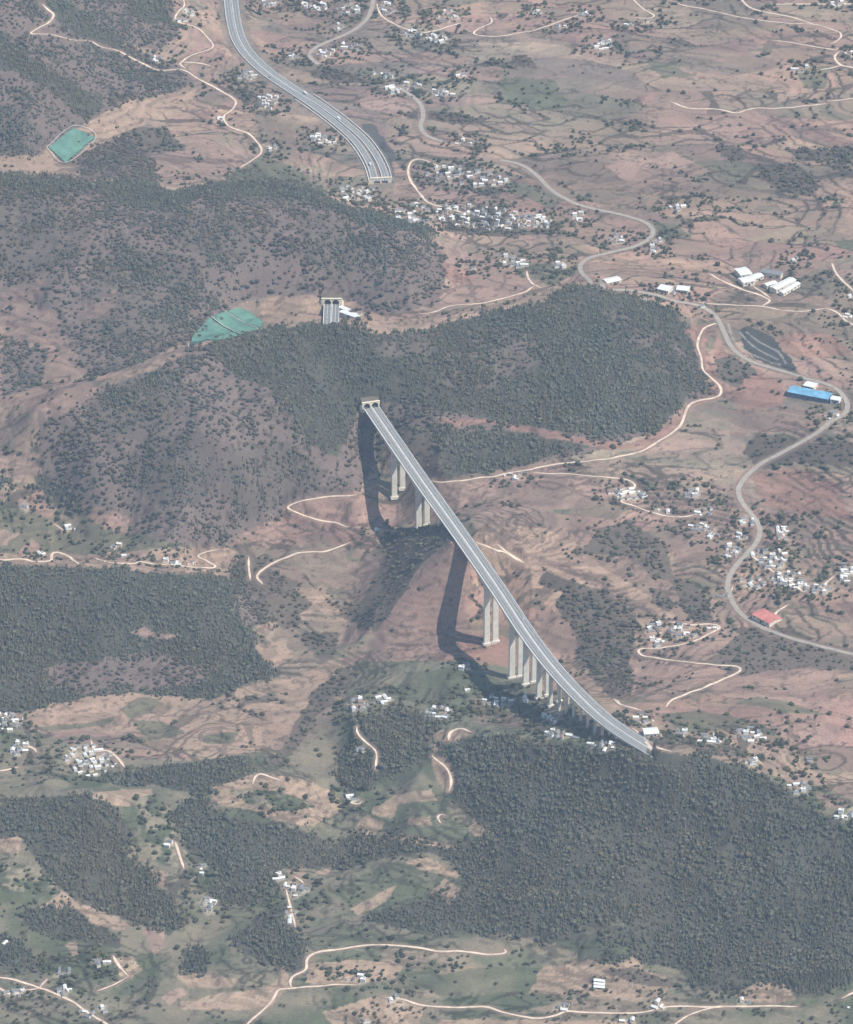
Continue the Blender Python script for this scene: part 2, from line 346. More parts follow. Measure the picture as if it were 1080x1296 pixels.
def paint(kind, poly, dens=None, tone=1.0):
    m = inside(poly) if isinstance(poly, list) else poly
    if kind == 'forest':
        COLR[m] = np.array(FLOOR); pinei[m] = 1 if dens is None else dens; bushi[m] = 0; leafi[m] = 0
    elif kind == 'mid':
        COLR[m] = np.array(MIDG); pinei[m] = .5 if dens is None else dens; bushi[m] = .8; leafi[m] = 0
    elif kind == 'scrub':
        COLR[m] = np.array(SCRUBG)*tone*.9; pinei[m] = .04 if dens is None else dens*.5; bushi[m] = 1.15; leafi[m] = 0
    elif kind == 'shrub':
        COLR[m] = np.array(SHRUBG)*tone; pinei[m] = 0; bushi[m] = .7 if dens is None else dens; leafi[m] = .12
    elif kind == 'green':
        COLR[m] = COLR[m]*.28+np.array(GREEN)*tone*.72*(1+.14*np.sin(TF[m]*2.4))[:, None]; pinei[m] = 0; bushi[m] = 0; leafi[m] = .02 if dens is None else dens
    else:
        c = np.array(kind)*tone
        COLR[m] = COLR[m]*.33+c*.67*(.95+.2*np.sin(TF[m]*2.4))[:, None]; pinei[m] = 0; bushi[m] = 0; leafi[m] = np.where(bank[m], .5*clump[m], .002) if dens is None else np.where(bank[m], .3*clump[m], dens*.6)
    return m

# --- near left: green ground with tan fields
GREENISH = [(-150,872),(0,905),(60,930),(140,960),(270,962),(380,945),(430,900),(450,838),(500,838),(560,835),(640,830),(700,880),(760,940),(830,955),(1000,985),(1200,1050),(1200,1400),(-150,1400)]
m = inside(GREENISH)
g = smooth(-.18, .36, fbm(X, Y, 75, 4, 51))[..., None]
gc = np.array(GREEN)*g+np.array((.19,.165,.115))*(1-g)
COLR[m] = (gc*(.8+.2*(strips/MEANC)))[m]; COLR[m] = np.where((bank & (bk > .1))[m][:, None], COLR[m]*.72, COLR[m]); leafi[m] = .004+np.where(bank, .5*clump, .05*clump)[m]
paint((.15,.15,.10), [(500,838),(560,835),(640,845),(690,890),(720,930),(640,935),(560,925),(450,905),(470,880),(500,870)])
paint('green', [(520,853),(560,846),(610,852),(650,872),(690,902),(650,912),(560,897),(510,885),(490,875)], .01, .9)
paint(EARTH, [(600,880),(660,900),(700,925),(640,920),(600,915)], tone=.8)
# tan slopes
paint(TAN, [(25,905),(60,888),(120,880),(175,876),(240,884),(265,887),(300,872),(345,862),(375,855),(410,845),(420,862),(405,895),(380,930),(350,945),(300,955),(270,960),(240,945),(200,950),(160,930),(110,925),(60,925)])
for p in ([(150,898),(180,882),(205,884),(190,905),(165,910)],[(165,912),(205,912),(235,930),(190,938)],[(255,930),(300,925),(290,940),(262,942)],[(40,918),(110,915),(150,905),(130,920),(70,925)]): paint('green', p)
for p in ([(300,885),(345,880),(360,888),(320,890)],[(288,890),(300,892),(345,912),(330,910)]): paint('shrub', p)
# hill forest, near left
F8 = [(-150,720),(0,719),(60,717),(150,719),(240,726),(290,731),(300,710),(308,692),(320,735),(345,758),(362,775),(330,790),(320,800),(330,825),(347,847),(358,852),(330,862),(300,870),(280,880),(265,886),(240,883),(180,877),(130,880),(70,890),(30,900),(-150,905)]
m = paint('forest', F8, .95); wood_id[m] = 1
paint('scrub', [(50,846),(90,836),(130,838),(130,830),(190,825),(220,835),(260,850),(255,866),(200,872),(100,878),(60,868)])
paint('scrub', [(300,740),(330,745),(360,770),(330,785),(310,795),(295,770)])
paint(PINK, [(160,800),(180,792),(200,800),(225,802),(220,810),(180,806)])
# valley with the farm road, left
paint('green', [(-150,690),(-150,640),(20,640),(60,655),(110,648),(130,672),(200,668),(290,690),(240,690),(110,702),(60,700),(40,682),(20,700)], .16)
paint('forest', [(45,560),(70,600),(100,625),(108,650),(85,655),(60,625),(40,600),(0,615),(0,605)], .6)
paint(TAN, [(-150,700),(0,700),(20,703),(65,700),(100,712),(180,703),(200,695),(296,693),(297,698),(270,710),(288,728),(240,728),(190,724),(100,716),(-150,716)])
paint(PINK, [(-150,660),(0,668),(28,676),(10,690),(-150,695)])
paint(FALLOW, [(60,645),(95,640),(102,662),(85,670),(70,655)])
paint(PINK, [(133,668),(140,645),(155,640),(180,655),(198,672),(165,678)])
paint(PINK, [(308,678),(322,665),(345,650),(362,668),(350,685),(325,688)])
# --- stream valley below the viaduct
paint(FALLOW, [(330,705),(390,685),(440,690),(445,720),(400,735),(395,770),(370,800),(330,800),(340,825),(372,838),(400,815),(430,790),(440,760),(420,740)], tone=.88)
paint('shrub', [(300,690),(345,720),(385,745),(400,760),(375,780),(400,800),(430,800),(420,830),(410,840),(380,810),(330,770),(310,740)], .35)
paint(TAN, [(372,745),(410,740),(428,765),(410,778),(395,770)], tone=1.05)
paint(FALLOW, [(335,800),(380,790),(395,800),(375,815),(345,818)]); paint(TAN, [(320,815),(360,812),(372,832),(350,845),(332,835)])
paint(TAN, [(380,850),(420,835),(470,828),(440,845),(420,880),(400,905),(380,925)], tone=.95)
paint('shrub', [(400,870),(440,845),(455,850),(415,890),(395,925),(360,965),(345,965),(375,920)], .5)
# ridge under the deck
paint(EARTH, [(560,685),(590,700),(594,735),(590,770),(600,810),(600,838),(560,838),(520,832),(470,838),(436,838),(475,800),(500,772),(524,735)], .004, .9)
paint('shrub', [(466,702),(490,680),(512,668),(545,665),(572,668),(575,685),(558,692),(528,724),(502,766),(476,798),(452,797),(438,776),(455,742)], .4, .95)
paint(EARTH, [(430,735),(470,700),(490,705),(450,770),(436,775)], .02)
paint(RED, [(580,812),(605,805),(644,808),(648,845),(620,842),(590,836)], .0, 1.0)
paint('shrub', [(640,780),(700,830),(690,840),(660,810)], .3)
paint(PALE, [(597,742),(604,733),(611,738),(605,746)], .0); paint(PALE, [(476,668),(484,664),(486,672),(479,676)], .0); paint(PINK, [(486,572),(494,565),(500,578),(492,588)], .0)
# fields right of the deck
paint(EARTH, [(600,655),(740,650),(790,690),(900,760),(860,790),(800,778),(740,755),(690,735),(650,720),(612,690)])
for p in ([(612,672),(640,690),(690,712),(760,745),(800,775),(780,772),(720,745),(660,722),(630,705)],[(650,685),(700,690),(750,708),(800,740),(860,783),(840,783),(780,745),(720,715),(670,700)],[(640,662),(690,668),(740,690),(720,695),(660,680)]): paint(TAN, p, tone=1.08)
paint('shrub', [(690,722),(740,742),(790,775),(800,790),(770,770),(720,755),(680,738)], .3, .8)
paint('shrub', [(700,760),(740,742),(770,752),(800,775),(806,800),(800,835),(802,872),(785,885),(765,878),(745,850),(728,808)], 1.0)
paint(EARTH, [(680,760),(720,785),(740,830),(700,825),(680,800)], .01)
paint(TAN, [(705,840),(722,842),(775,885),(800,905),(790,910),(760,890)], tone=.95)
paint('shrub', [(735,700),(760,668),(800,660),(845,690),(855,735),(830,730),(800,705)], .45)
paint('shrub', [(850,730),(875,735),(900,760),(905,790),(880,788),(858,765)], .75)
paint('shrub', [(823,755),(840,748),(855,765),(845,775),(830,770)], .8)
paint(EARTH, [(810,625),(930,640),(920,700),(860,720),(850,690)], .01)
for p in ([(820,815),(905,800),(900,835),(830,828)],[(805,835),(860,838),(935,848),(880,868),(845,890),(800,880)],[(900,865),(970,845),(1060,850),(1066,895),(985,895),(915,880)]): paint(PINK, p)
paint('shrub', [(890,840),(940,800),(1090,820),(1090,850),(1000,845),(940,855)], .25, 1.1)
paint('green', [(838,905),(880,898),(925,905),(970,918),(990,932),(920,925),(860,925)], .05)
paint('green', [(930,890),(960,882),(1000,890),(1045,905),(1000,902)], .12)
for p in ([(960,900),(1020,908),(1070,920),(1055,945),(1000,935),(975,918)],[(1020,935),(1080,945),(1090,980),(1040,970)],[(1025,1002),(1055,1005),(1080,1015),(1070,1025),(1040,1018)],[(985,980),(1020,985),(1040,990),(1000,995)]): paint(PINK, p)
# --- tunnel hill
HILL1 = [(45,540),(48,518),(95,510),(130,490),(165,478),(210,460),(240,442),(270,434),(300,429),(335,418),(370,412),(400,410),(440,413),(470,423),(520,423),(560,410),(600,399),(640,399),(690,384),(700,371),(730,360),(760,367),(800,375),(830,385),(860,395),(875,415),(882,440),(892,470),(902,495),(890,505),(862,512),(850,530),(830,548),(790,560),(740,575),(690,584),(640,594),(560,606),(530,600),(500,575),(478,560),(470,600),(452,620),(430,627),(380,634),(364,640),(345,658),(310,672),(280,690),(240,690),(200,683),(160,655),(130,643),(100,632),(60,600),(50,575)]
m = paint('scrub', HILL1, .16); wood_id[m] = 2
for p in ([(130,490),(165,480),(225,465),(240,500),(220,540),(180,560),(130,550),(110,530)],[(180,560),(250,540),(290,600),(250,640),(200,640),(150,610)],[(300,560),(360,560),(420,600),(370,630),(310,660),(280,620)]): paint('mid', p, .45)
F7 = [(262,444),(300,430),(335,418),(400,410),(440,413),(470,423),(520,423),(560,410),(600,399),(690,384),(700,371),(730,360),(800,375),(860,395),(880,440),(888,470),(862,512),(830,545),(790,550),(740,548),(700,545),(640,533),(600,528),(560,520),(500,512),(455,505),(440,545),(425,580),(395,560),(380,545),(340,490),(300,475)]
m = paint('forest', F7, .95); wood_id[m] = 3
paint('mid', [(565,440),(590,420),(640,412),(680,418),(690,450),(650,480),(600,500),(560,485)], .55)
paint('mid', [(755,385),(800,400),(850,425),(882,460),(893,490),(850,475),(800,445)], .5)
paint('mid', [(470,425),(510,425),(560,415),(540,450),(480,450)], .5)
m = paint('forest', [(500,575),(560,545),(640,545),(720,558),(745,565),(690,582),(640,592),(565,604),(530,598)], .75); wood_id[m] = 3
paint('shrub', [(500,540),(540,545),(560,590),(545,604),(520,590),(495,560)], .25)
paint(RED, [(545,522),(565,532),(620,529),(680,542),(720,549),(760,558),(800,563),(830,550),(815,565),(770,570),(720,558),(680,550),(620,538),(560,540)], .0)
paint(RED, [(870,415),(890,410),(905,412),(893,440),(903,470),(915,488),(925,500),(900,508),(870,515),(862,540),(830,565),(800,575),(830,552),(852,530),(865,512),(890,505),(902,495),(892,470),(880,440)], .002)
paint(PINK, [(362,640),(400,630),(452,624),(470,640),(440,668),(400,658),(375,650)], .0, .95)
paint(PINK, [(545,612),(650,602),(700,600),(800,610),(800,625),(760,640),(700,645),(560,660),(480,665),(495,640),(545,640)], .004, .95)
paint(EARTH, [(640,610),(720,605),(715,640),(645,640)], .0, .85)
# red-earth fields and terraces, right
paint(RED, [(905,415),(920,445),(950,465),(985,480),(1000,500),(985,515),(940,520),(925,500),(915,480),(903,455)], .01, .95)
paint(EARTH, [(920,520),(1000,515),(1050,530),(1030,545),(960,545),(925,560)], .01, 1.05)
paint(RED, [(1000,420),(1060,425),(1080,450),(1040,455),(1000,450),(970,440)], .02); paint(RED, [(950,600),(1010,590),(1060,610),(1080,660),(1020,650),(970,640)], .02, .85)
paint('shrub', [(940,575),(960,545),(1020,560),(1080,560),(1090,590),(1000,585),(960,595)], .45, .8)
paint('shrub', [(905,455),(930,450),(955,470),(930,490),(908,480)], .3)
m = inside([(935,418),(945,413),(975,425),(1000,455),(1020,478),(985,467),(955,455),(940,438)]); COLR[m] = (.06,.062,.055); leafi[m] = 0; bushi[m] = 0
for c in ([(922,410),(930,432),(948,446),(970,456),(988,462)],[(936,420),(950,435),(965,445),(985,455)],[(945,420),(962,433),(985,445),(995,460)]):
    pp = lay(c, 4, 2); D, _ = seg_dist(pp, X, Y, 4); COLR[D < 1.5] = (.27,.26,.235)
# --- second ridge with the net-covered gardens behind the first
HILL2 = [(-150,232),(0,233),(33,240),(67,246),(100,241),(127,246),(180,261),(220,266),(253,246),(360,246),(393,256),(427,268),(450,278),(493,284),(540,294),(560,325),(563,350),(550,380),(520,396),(490,400),(470,394),(445,380),(400,374),(360,376),(345,374),(310,384),(270,404),(240,430),(235,450),(200,460),(165,470),(125,474),(118,488),(100,470),(70,440),(40,415),(-150,405)]
m = paint('scrub', HILL2, .13); wood_id[m] = 4
for p in ([(130,330),(200,315),(245,330),(255,370),(235,410),(190,432),(150,440),(120,420),(100,380)],[(-150,250),(50,250),(100,280),(80,330),(20,350),(-150,340)],[(200,270),(280,260),(330,300),(300,340),(240,320)],[(370,262),(440,280),(470,330),(430,360),(390,330)]): paint('mid', p, .3)
for p in ([(105,385),(150,365),(140,400),(110,410)],[(0,370),(40,360),(60,345),(50,372),(20,385)]): paint(EARTH, p, .01)
F1 = [(-150,212),(0,215),(33,215),(70,223),(100,230),(140,230),(187,229),(200,237),(230,239),(253,234),(277,229),(360,229),(393,237),(420,252),(447,266),(477,266),(500,276),(545,292),(540,298),(493,285),(450,279),(427,269),(393,257),(360,247),(253,247),(240,254),(220,267),(180,262),(140,254),(127,247),(100,242),(67,247),(33,241),(0,234),(-150,233)]
m = paint('forest', F1, 1.0); wood_id[m] = 5
paint(TAN, [(330,383),(345,375),(400,377),(410,405),(380,412),(335,415)], .0); paint(TAN, [(435,395),(470,398),(500,404),(560,398),(620,384),(690,366),(700,372),(640,392),(560,408),(500,420),(450,412)], .01)
paint(PINK, [(540,300),(590,318),(680,345),(670,365),(610,382),(560,392),(550,380),(566,350),(560,325)], .004); paint(RED, [(555,330),(585,340),(600,355),(575,360),(560,350)], .01)
paint(EARTH, [(-150,372),(0,372),(30,374),(75,398),(85,430),(112,470),(118,492),(110,512),(60,532),(45,512),(-150,500)], .03, 1.1)
paint('scrub', [(0,430),(60,440),(50,490),(0,500)], .2)
paint(FALLOW, [(-150,500),(45,514),(45,545),(30,600),(0,605),(-150,600)], .05)
paint(PINK, [(0,570),(50,575),(58,600),(30,610),(0,600)], .01); paint(TAN, [(150,470),(240,432),(245,440),(210,460),(160,478)], .01)
# --- far left mountain
S1 = [(-150,-40),(206,-40),(226,25),(222,50),(200,62),(165,55),(150,52),(220,80),(245,100),(225,116),(200,119),(165,126),(140,139),(110,153),(95,161),(85,166),(62,186),(50,196),(-150,198)]
m = paint('scrub', S1, .2, .95); wood_id[m] = 6
for p in ([(58,-20),(95,5),(125,38),(155,52),(150,62),(110,50),(80,30),(60,10)],[(-150,40),(0,45),(35,70),(60,85),(95,110),(132,122),(130,138),(105,152),(85,135),(60,110),(20,90),(-150,80)],[(155,-20),(206,-20),(215,25),(190,32),(165,18)]): m = paint('forest', p, .95); wood_id[m] = 6
paint('mid', [(-150,130),(25,135),(48,165),(62,182),(30,197),(-150,197)], .55, .9)
paint(TAN, [(62,187),(95,162),(110,153),(140,140),(200,120),(245,112),(240,135),(190,150),(150,175),(125,185),(95,215),(60,222),(-150,214),(-150,198),(50,197)], .005)
paint('scrub', [(95,205),(125,182),(160,172),(190,190),(200,232),(140,228),(105,225)], .15, .9)
paint(PINK, [(190,195),(240,172),(320,195),(305,210),(250,232),(205,236)], .02)
paint('green', [(305,212),(330,198),(360,205),(420,245),(400,240),(360,228),(260,236)], .1); paint('shrub', [(160,165),(180,158),(215,165),(230,190),(200,192),(170,182)], .5)
# --- far plain, darker wet patches and copses
for p in ([(645,68),(668,72),(682,86),(665,84),(648,80)],[(905,182),(928,184),(948,198),(935,206),(910,198)],[(400,85),(450,95),(480,105),(430,106),(395,96)],[(500,140),(560,140),(620,150),(590,158),(520,150)],[(960,212),(1000,208),(1042,236),(1030,248),(985,240),(962,226)],[(290,110),(320,115),(335,132),(310,130)],[(955,180),(990,170),(1000,178),(965,185)],[(1000,190),(1090,185),(1090,198),(1010,205)],[(885,160),(905,172),(922,180),(910,182),(885,168)],[(605,235),(640,240),(630,250),(600,246)],[(600,262),(640,258),(660,300),(600,298),(560,290)]): paint('shrub', p, .75, .85)
for p in ([(630,95),(700,100),(720,130),(680,140),(640,120)],[(820,78),(850,80),(880,95),(840,98)],[(1010,85),(1050,85),(1045,110),(1020,112)]): paint('green', p, .05, 1.2)
for p in ([(640,225),(720,250),(700,262),(640,245)],[(650,330),(740,340),(700,362),(660,350)],[(800,275),(860,285),(880,300),(840,300)]): paint('green', p, .12, 1.1)
paint(PALE, [(845,5),(870,8),(878,18),(855,20)], .0, .9)
for p in ([(520,85),(630,83),(640,100),(600,103),(530,95)],[(520,65),(600,70),(590,82),(530,80)],[(500,200),(515,215),(525,250),(510,262),(498,240)],[(770,210),(850,190),(900,215),(860,235),(790,228)],[(890,140),(980,140),(1010,170),(950,185),(900,170)]): paint(PINK, p, .004)
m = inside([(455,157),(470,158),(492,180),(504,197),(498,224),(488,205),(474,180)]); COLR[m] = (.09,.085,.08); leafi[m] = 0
# --- near hills in front
m = paint('forest', [(58,1010),(100,1006),(118,1014),(150,1028),(167,1050),(160,1080),(190,1110),(207,1130),(227,1150),(232,1166),(212,1186),(190,1176),(165,1166),(130,1151),(100,1141),(75,1126),(60,1106),(45,1086),(25,1061),(-150,1056),(-150,1012)], 1.0); wood_id[m] = 7
m = paint('forest', [(214,1030),(232,1016),(252,1014),(275,1028),(300,1034),(340,1048),(400,1054),(420,1078),(418,1098),(362,1098),(345,1092),(352,1125),(340,1140),(290,1146),(262,1132),(272,1106),(250,1086),(232,1068)], .95); wood_id[m] = 8
m = paint('forest', [(140,986),(200,969),(300,958),(322,975),(300,992),(265,1006),(230,1000),(190,993),(150,996)], .8); wood_id[m] = 8
for p in ([(28,1150),(60,1149),(110,1154),(122,1175),(155,1186),(150,1201),(120,1196),(70,1181),(30,1166)],[(295,1196),(330,1150),(360,1144),(366,1166),(388,1192),(382,1232),(350,1226),(320,1212)],[(228,1200),(262,1205),(262,1232),(238,1236)],[(-20,1188),(35,1198),(44,1225),(5,1228)]): m = paint('forest', p, .95); wood_id[m] = 9
for p, c in (([(108,1006),(150,1000),(190,998),(200,1010),(165,1022),(130,1020)],TAN),([(265,995),(300,985),(322,979),(370,983),(422,1000),(432,1025),(400,1047),(350,1041),(320,1026),(275,1018)],TAN),([(-150,1060),(25,1060),(22,1080),(-150,1078)],TAN),([(45,1150),(75,1128),(100,1143),(150,1160),(167,1171),(155,1176),(120,1171),(95,1152)],TAN),([(194,1098),(215,1105),(208,1122),(195,1116)],PINK),([(140,1214),(165,1211),(184,1228),(165,1239),(150,1236)],PALE),([(180,1175),(205,1174),(207,1200),(195,1211)],PINK),([(224,1235),(250,1231),(298,1240),(296,1251),(240,1252)],TAN),([(230,1268),(270,1260),(340,1250),(350,1238),(357,1222),(367,1250),(345,1276),(300,1278),(235,1277)],TAN),([(205,1262),(228,1250),(238,1258),(215,1272)],PINK),([(85,1195),(100,1190),(98,1210),(88,1212)],TAN)): paint(c, p, .01, 1.22)
for p in ([(-150,1085),(40,1095),(75,1130),(60,1142),(0,1120),(-150,1110)],[(165,1010),(200,1005),(220,1040),(240,1080),(225,1100),(200,1090),(180,1060)],[(290,1000),(350,1000),(400,1020),(370,1030),(310,1015)]):
    m = inside(p); k = smooth(-.1, .2, fbm(X, Y, 16, 3, 61)); COLR[m] = (np.array((.24,.21,.15))*k[m][:, None]+np.array(GREEN)*(1-k[m][:, None])); leafi[m] = .25
BIGF = [(430,945),(460,908),(520,898),(555,915),(545,945),(600,930),(640,938),(700,946),(800,950),(850,954),(900,959),(950,972),(990,995),(1030,1028),(1080,1043),(1200,1050),(1200,1235),(1080,1240),(1040,1262),(960,1264),(890,1252),(860,1227),(800,1216),(740,1212),(680,1186),(620,1181),(540,1181),(470,1166),(470,1150),(540,1132),(577,1120),(587,1090),(540,1080),(480,1086),(425,1102),(413,1082),(440,1058),(500,1057),(570,1071),(592,1052),(587,1030),(567,1004),(550,975),(540,955),(500,978),(480,990),(440,1003),(425,985)]
m = paint('forest', BIGF, .95); wood_id[m] = 10
for p in ([(640,1110),(720,1085),(800,1080),(845,1100),(860,1135),(800,1150),(700,1140)],[(600,1140),(700,1150),(850,1170),(900,1220),(800,1212),(680,1180)]): m = paint('forest', p, .75)
paint((.16,.15,.10), [(722,1178),(750,1170),(785,1165),(795,1175),(770,1185)], .2); paint('green', [(680,1186),(740,1188),(790,1196),(802,1212),(740,1212)], .03)
paint(TAN, [(545,924),(585,922),(592,928),(570,945),(545,950)], .01); paint(TAN, [(543,958),(560,954),(578,975),(577,1002),(558,1002)], .01)
for p in ([(440,1052),(468,1020),(510,1004),(545,999),(562,1014),(577,1040),(602,1046),(612,1060),(587,1070),(560,1062),(500,1054)],[(420,1130),(445,1115),(470,1100),(520,1087),(560,1094),(587,1106),(582,1130),(545,1136),(470,1160),(440,1150)],[(395,1190),(430,1170),(480,1180),(500,1190),(400,1215)]): paint('green', p, .06, 1.1)
for p in ([(470,1022),(510,1004),(545,999),(552,1012),(505,1018),(500,1035),(470,1030)],[(440,1054),(465,1030),(490,1042),(480,1056)],[(490,1058),(530,1060),(580,1070),(582,1076),(540,1070),(490,1062)],[(512,1090),(540,1086),(587,1106),(577,1112),(530,1100)],[(440,1150),(470,1135),(500,1120),(490,1142),(455,1160)],[(545,1130),(560,1110),(582,1125),(572,1142)],[(595,1036),(612,1045),(608,1060),(590,1052)],[(400,1108),(420,1095),(415,1110)],[(360,1098),(385,1095),(390,1112),(368,1112)],[(515,1035),(545,1032),(545,1045),(520,1045)]): paint(TAN, p, .01, 1.22)
# near strip along the bottom
m = inside([(380,1248),(392,1214),(430,1205),(480,1199),(640,1212),(660,1200),(690,1225),(672,1255),(560,1262),(470,1255)]); k = smooth(-.2, .25, fbm(X, Y, 60, 4, 62)); COLR[m] = (np.array((.27,.215,.155))*k[m][:, None]+np.array((.13,.135,.085))*(1-k[m][:, None])); leafi[m] = .14
paint('green', [(520,1240),(600,1225),(690,1225),(670,1255),(560,1262)], .03)
for p in ([(668,1256),(690,1224),(750,1217),(790,1218),(800,1210),(812,1222),(850,1240),(845,1260),(800,1268),(760,1262)],[(385,1245),(392,1218),(450,1215),(510,1222),(500,1240),(440,1248)],[(410,1282),(470,1262),(540,1275),(530,1300),(420,1300)],[(550,1290),(680,1292),(800,1290),(820,1310),(560,1310)],[(930,1262),(960,1242),(990,1245),(1010,1265),(960,1272)]): paint(TAN, p, .02, 1.18)
paint('shrub', [(762,1228),(800,1224),(845,1238),(860,1250),(830,1248),(790,1240)], .4)
paint(FALLOW, [(620,1290),(720,1265),(850,1262),(870,1272),(800,1280),(720,1278)], .15)

fld = (pinei < .05) & (bushi < .1)
COLR = np.where((bank & fld & (bk > -.02))[..., None], COLR*.66, COLR)
# bare verge along roads and tracks, worn yards round the houses come later
for t in tracks:
    D, _ = seg_dist(t, X, Y, 7); m = D < 5.5; COLR[m] = COLR[m]*.5+np.array(EARTH)*.55; pinei[m] = 0; bushi[m] = 0; leafi[m] = 0
for t in sides+[main_a]:
    D, _ = seg_dist(t, X, Y, 10); m = D < 9; COLR[m] = COLR[m]*.4+np.array(EARTH)*.6; pinei[m] = 0; bushi[m] = 0; leafi[m] = 0
D, _ = seg_dist(express, X, Y, 26); m = D < 24; COLR[m] = COLR[m]*.4+np.array((.2,.17,.14))*.6; pinei[m] = 0; bushi[m] = 0; leafi[m] = 0
m = Dd < 17; pinei[m & (Z > -25)] = 0; bushi[m] *= .3
D, _ = seg_dist(link, X, Y, 26); pinei[D < 22] = 0; bushi[D < 22] = 0
# patchiness inside every cover, and soft borders between them
def box(F, n):
    for ax in (0, 1):
        P = np.pad(F, [(n+1, n) if k == ax else (0, 0) for k in range(F.ndim)], mode='edge'); c = np.cumsum(P, axis=ax, dtype=np.float64)
        F = (np.take(c, range(2*n+1, c.shape[ax]), ax)-np.take(c, range(0, c.shape[ax]-2*n-1), ax))/(2*n+1)
    return F
noveg = np.zeros(X.shape, bool)
for t in tracks+sides+[main_a]:
    D, _ = seg_dist(t, X, Y, 9); noveg |= D < 6.5
D, _ = seg_dist(express, X, Y, 26); noveg |= D < 24
noveg |= (Dd < 16) & (Z > -14)
pinei = np.clip(box(pinei, 4)*1.15-.08+.9*(box(pinei, 5) > .04)*(box(pinei, 5) < .97)*fbm(X, Y, 26, 3, 73), 0, 1)
bushi = np.clip(box(bushi, 4), 0, 1.5)
v0 = fbm(FXx, FYy*2.5, 60, 3, 70)[..., None]; v1 = fbm(X, Y, 26, 3, 71)[..., None]; v2 = fbm(X, Y, 6, 2, 72)[..., None]
COLR *= 1+.10*v0+.10*v1+.10*v2
speck = (fbm(X, Y, 7, 2, 74) > .36) & (fbm(X, Y, 55, 3, 75) > -.05)      # tufts and stubble
COLR = np.where(speck[..., None], COLR*.62, COLR)
lum = COLR.mean(-1, keepdims=True); kf = smooth(.11, .2, lum)          # dry soil a shade paler and warmer than grass and scrub
COLR *= 1+kf*np.array((.0, -.03, -.06))
COLR[...] = np.clip(COLR, .02, .8)
# ---------------------------------------------------------------- materials
def new_mat(name, base=(.5, .5, .5), rough=.9, tint=None, noise=None, amp=.25, metal=0.0):
    m = bpy.data.materials.new(name); m.use_nodes = True
    nt = m.node_tree; b = nt.nodes['Principled BSDF']
    b.inputs['Roughness'].default_value = rough; b.inputs['Metallic'].default_value = metal
    b.inputs['Specular IOR Level'].default_value = .25
    b.inputs['Base Color'].default_value = (*base, 1)
    src = None
    if tint:
        a = nt.nodes.new('ShaderNodeAttribute'); a.attribute_name = tint; src = a.outputs['Color']
    if noise:
        geo = nt.nodes.new('ShaderNodeNewGeometry')
        tx = nt.nodes.new('ShaderNodeTexNoise'); tx.inputs['Scale'].default_value = noise; tx.inputs['Detail'].default_value = 5
        nt.links.new(geo.outputs['Position'], tx.inputs['Vector'])
        mr = nt.nodes.new('ShaderNodeMapRange'); mr.inputs[1].default_value = .3; mr.inputs[2].default_value = .7
        mr.inputs[3].default_value = 1-amp; mr.inputs[4].default_value = 1+amp
        nt.links.new(tx.outputs['Fac'], mr.inputs[0])
        mx = nt.nodes.new('ShaderNodeMix'); mx.data_type = 'RGBA'; mx.blend_type = 'MULTIPLY'; mx.inputs[0].default_value = 1
        mx.inputs[6].default_value = (*base, 1)
        if src: nt.links.new(src, mx.inputs[6])
        nt.links.new(mr.outputs[0], mx.inputs[7]); src = mx.outputs[2]
    if src: nt.links.new(src, b.inputs['Base Color'])
    return m
